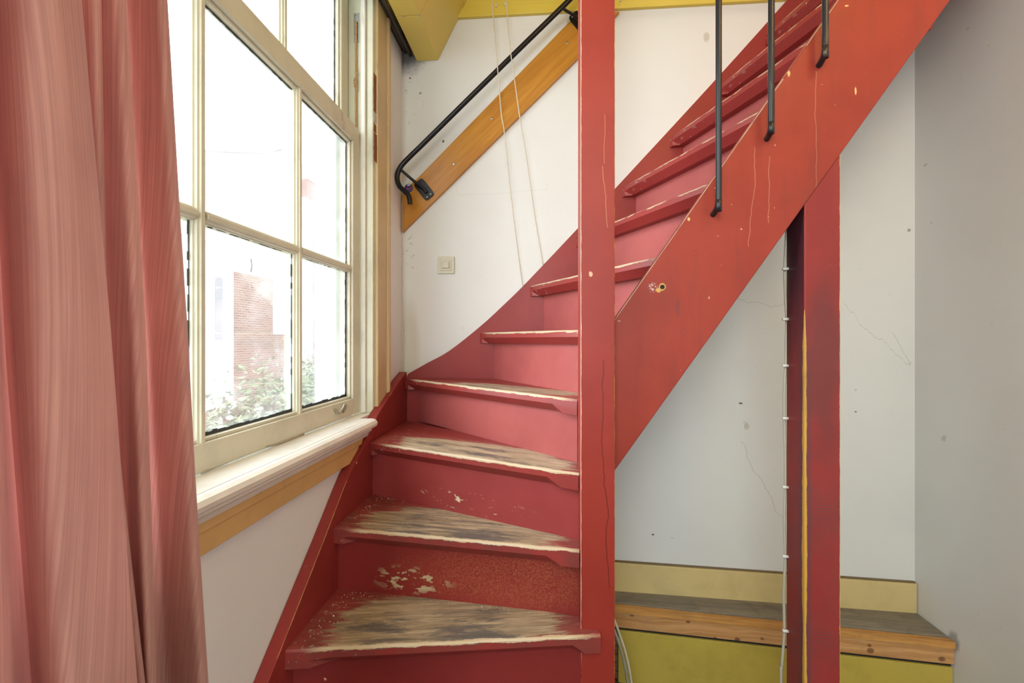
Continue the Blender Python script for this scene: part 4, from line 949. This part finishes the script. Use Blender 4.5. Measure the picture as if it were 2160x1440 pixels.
fbox('brick_panel', 470, 643, -0.55, hz_(600, 706), 0.045, M_brick, bld)
fbox('panel_board', 574, 643, hz_(600, 704), hz_(600, 656), 0.05, M_render, bld, 0.05)
fbox('panel_board', 574, 643, hz_(600, 654), hz_(600, 570), 0.05, M_render, bld, 0.05)
# windows with arched heads
def archwin(px0, px1, ztop, zbot):
    ya, yb2 = zF(px0, 716).y, zF(px1, 716).y; ym = (ya + yb2) / 2; hw = abs(yb2 - ya) / 2
    def arch(hw, top, bot, x0, x1): 
        ps = [(ym - hw, bot), (ym + hw, bot)] + [(ym + hw * math.cos(a), top + hw * 0.35 * math.sin(a)) for a in [PI * i / 10 for i in range(11)]]
        return prism(ps, 'x', x0, x1)
    wn = mesh('window', *arch(hw + 0.09, ztop + 0.05, zbot - 0.06, XF - 0.02, XF + 0.05), M_render, bld)
    mesh('pane', *arch(hw, ztop, ztop - 1.25, XF + 0.04, XF + 0.056), M_brick2 if False else M_darkglass, wn)
    mesh('pane', *prism([(ym - hw, zbot), (ym + hw, zbot), (ym + hw, ztop - 1.38), (ym - hw, ztop - 1.38)], 'x', XF + 0.04, XF + 0.056), M_cloth, wn)
archwin(387, 411, hz_(400, 570), 0.25); archwin(449, 466, hz_(458, 588), 0.25)
fbox('pilaster', 471, 486, -0.55, hz_(480, 560), 0.07, M_render, bld, 0.07)
fbox('sill', 380, 486, -0.09, 0.07, 0.14, M_render, bld, 0.14)
# iron wall anchors
for (px, py) in ((525, 560),): 
    q = zF(px, py); tube('wall_anchor', [q + Vector((0.05, 0, 0.15)), q + Vector((0.07, 0.01, 0)), q + Vector((0.05, 0, -0.15))], 0.018, M_black, bld)
# brick wing to the right with a dark brick band
wing = thing('brick_wing', (XF, 16, -0.55), 'brick wing with drainpipe seen through the right-hand panes', 'house')
XF2 = XF + 0.25
def wbox(name, px0, px1, z0, z1, d, mat, dep=0.2):
    a = onX(px0, 716, XF2).y; b = onX(px1, 716, XF2).y; return box(name, XF2 + d - dep, XF2 + d, a, b, z0, z1, mat, wing)
yw = onX(645, 716, XF2).y
zw = lambda px, py: onX(px, py, XF2).z
wbox('wall', 646, 720, -0.55, zw(670, 430), 0, M_render)
wbox('brick_band', 646, 720, zw(670, 430), zw(670, 392), 0.02, M_brick2, 0.22)
wbox('brick_panel', 660, 691, 0.2, zw(675, 497), 0.03, M_brick2)
wbox('eave', 646, 720, zw(670, 392), zw(670, 385), 0.10, M_render, 0.3)
a = onX(654, 716, XF2 + 0.1); tube('drainpipe', [(XF2 + 0.1, a.y, 0.0), (XF2 + 0.1, a.y, zw(654, 480))], 0.05, M_render, wing)
# farther white building with gable
fb = thing('distant_house', (-11, 16.5, -0.2), 'distant white house with a shallow gable, faint in the bright sky', 'house')
gp = [onY(px, py, 16.0) for px, py in ((420, 320), (560, 325), (596, 317), (622, 345), (640, 352), (700, 440))]
v, f = prism([(gp[0].x, 0.0)] + [(p.x, p.z) for p in gp] + [(gp[-1].x, 0.0)], 'y', 16.0, 17.0); mesh('wall', v, f, M_render, fb)
v, f = prism([(p.x, p.z + 0.06) for p in gp[:4]] + [(p.x, p.z) for p in reversed(gp[:4])], 'y', 15.9, 17.1); mesh('roof', v, f, M_cloth, fb)
for (px, py) in ((537, 345), (588, 347)):
    q = onY(px, py, 15.9); tube('wall_anchor', [q + Vector((0, 0, 0.2)), q, q + Vector((0, 0, -0.22))], [0.02, 0.05, 0.02], M_cloth, fb)
# shrubs
M_leaf = [plain('leaf_green_%d' % i, c, 0.5, 0.4) for i, c in enumerate(((0.19, 0.22, 0.115), (0.22, 0.25, 0.14), (0.175, 0.21, 0.11)))]
M_stem = plain('shrub_stem', (0.16, 0.11, 0.07), 0.8)
def shrub(cx_, cy_, h, rx_, ry_, n, mat, label, seed):
    rnd = random.Random(seed); t = thing('shrub', (cx_, cy_, -0.55), label, 'shrub')
    sm = MB(); lm = MB(); tips = []
    for i in range(26):
        a = rnd.uniform(0, 2 * PI); q = rnd.uniform(0.1, 1); hh = h * rnd.uniform(0.65, 1.0) * (1 - 0.3 * q)
        p0 = Vector((cx_ + 0.1 * math.cos(a), cy_ + 0.1 * math.sin(a), -0.55)); p2 = Vector((cx_ + rx_ * q * math.cos(a), cy_ + ry_ * q * math.sin(a), -0.55 + hh))
        p1 = (p0 + p2) / 2 + Vector((0, 0, 0.15 * h)); pts = spline([p0, p1, p2], 6); sm.tube(pts, 0.008, 4); tips.append(pts)
    sm.out('stem', M_stem, t)
    for i in range(n):
        pts = rnd.choice(tips); p = pts[rnd.randint(3, len(pts) - 1)] + Vector((rnd.gauss(0, 0.13), rnd.gauss(0, 0.16), rnd.gauss(0, 0.09)))
        d = Vector((rnd.gauss(0, 1), rnd.gauss(0, 1), rnd.gauss(-0.2, 0.5))).normalized(); s = d.orthogonal().normalized(); s = Matrix.Rotation(rnd.uniform(0, PI), 3, d) @ s
        L = rnd.uniform(0.05, 0.095); w_ = L * 0.2; b = s.cross(d) * L * 0.12
        lm.add([p, p + d * L * 0.45 + s * w_ + b, p + d * L, p + d * L * 0.45 - s * w_ + b], [(0, 1, 2, 3)])
    o = lm.out('foliage', mat, t); o['kind'] = 'stuff'
shrub(-2.6, 3.9, 1.90, 0.55, 0.62, 6500, M_leaf[0], 'pale green leafy shrub outside, lower left in the middle lower pane', 1)
shrub(-2.7, 5.15, 2.07, 0.6, 0.62, 6500, M_leaf[1], 'taller pale green shrub outside the middle of the window', 2)
shrub(-2.9, 6.5, 1.95, 0.6, 0.66, 5500, M_leaf[2], 'green shrub outside behind the lower right-hand pane', 3)
shrub(-2.2, 2.65, 1.55, 0.5, 0.58, 4000, M_leaf[2], 'low green shrub outside nearest the curtain', 4)
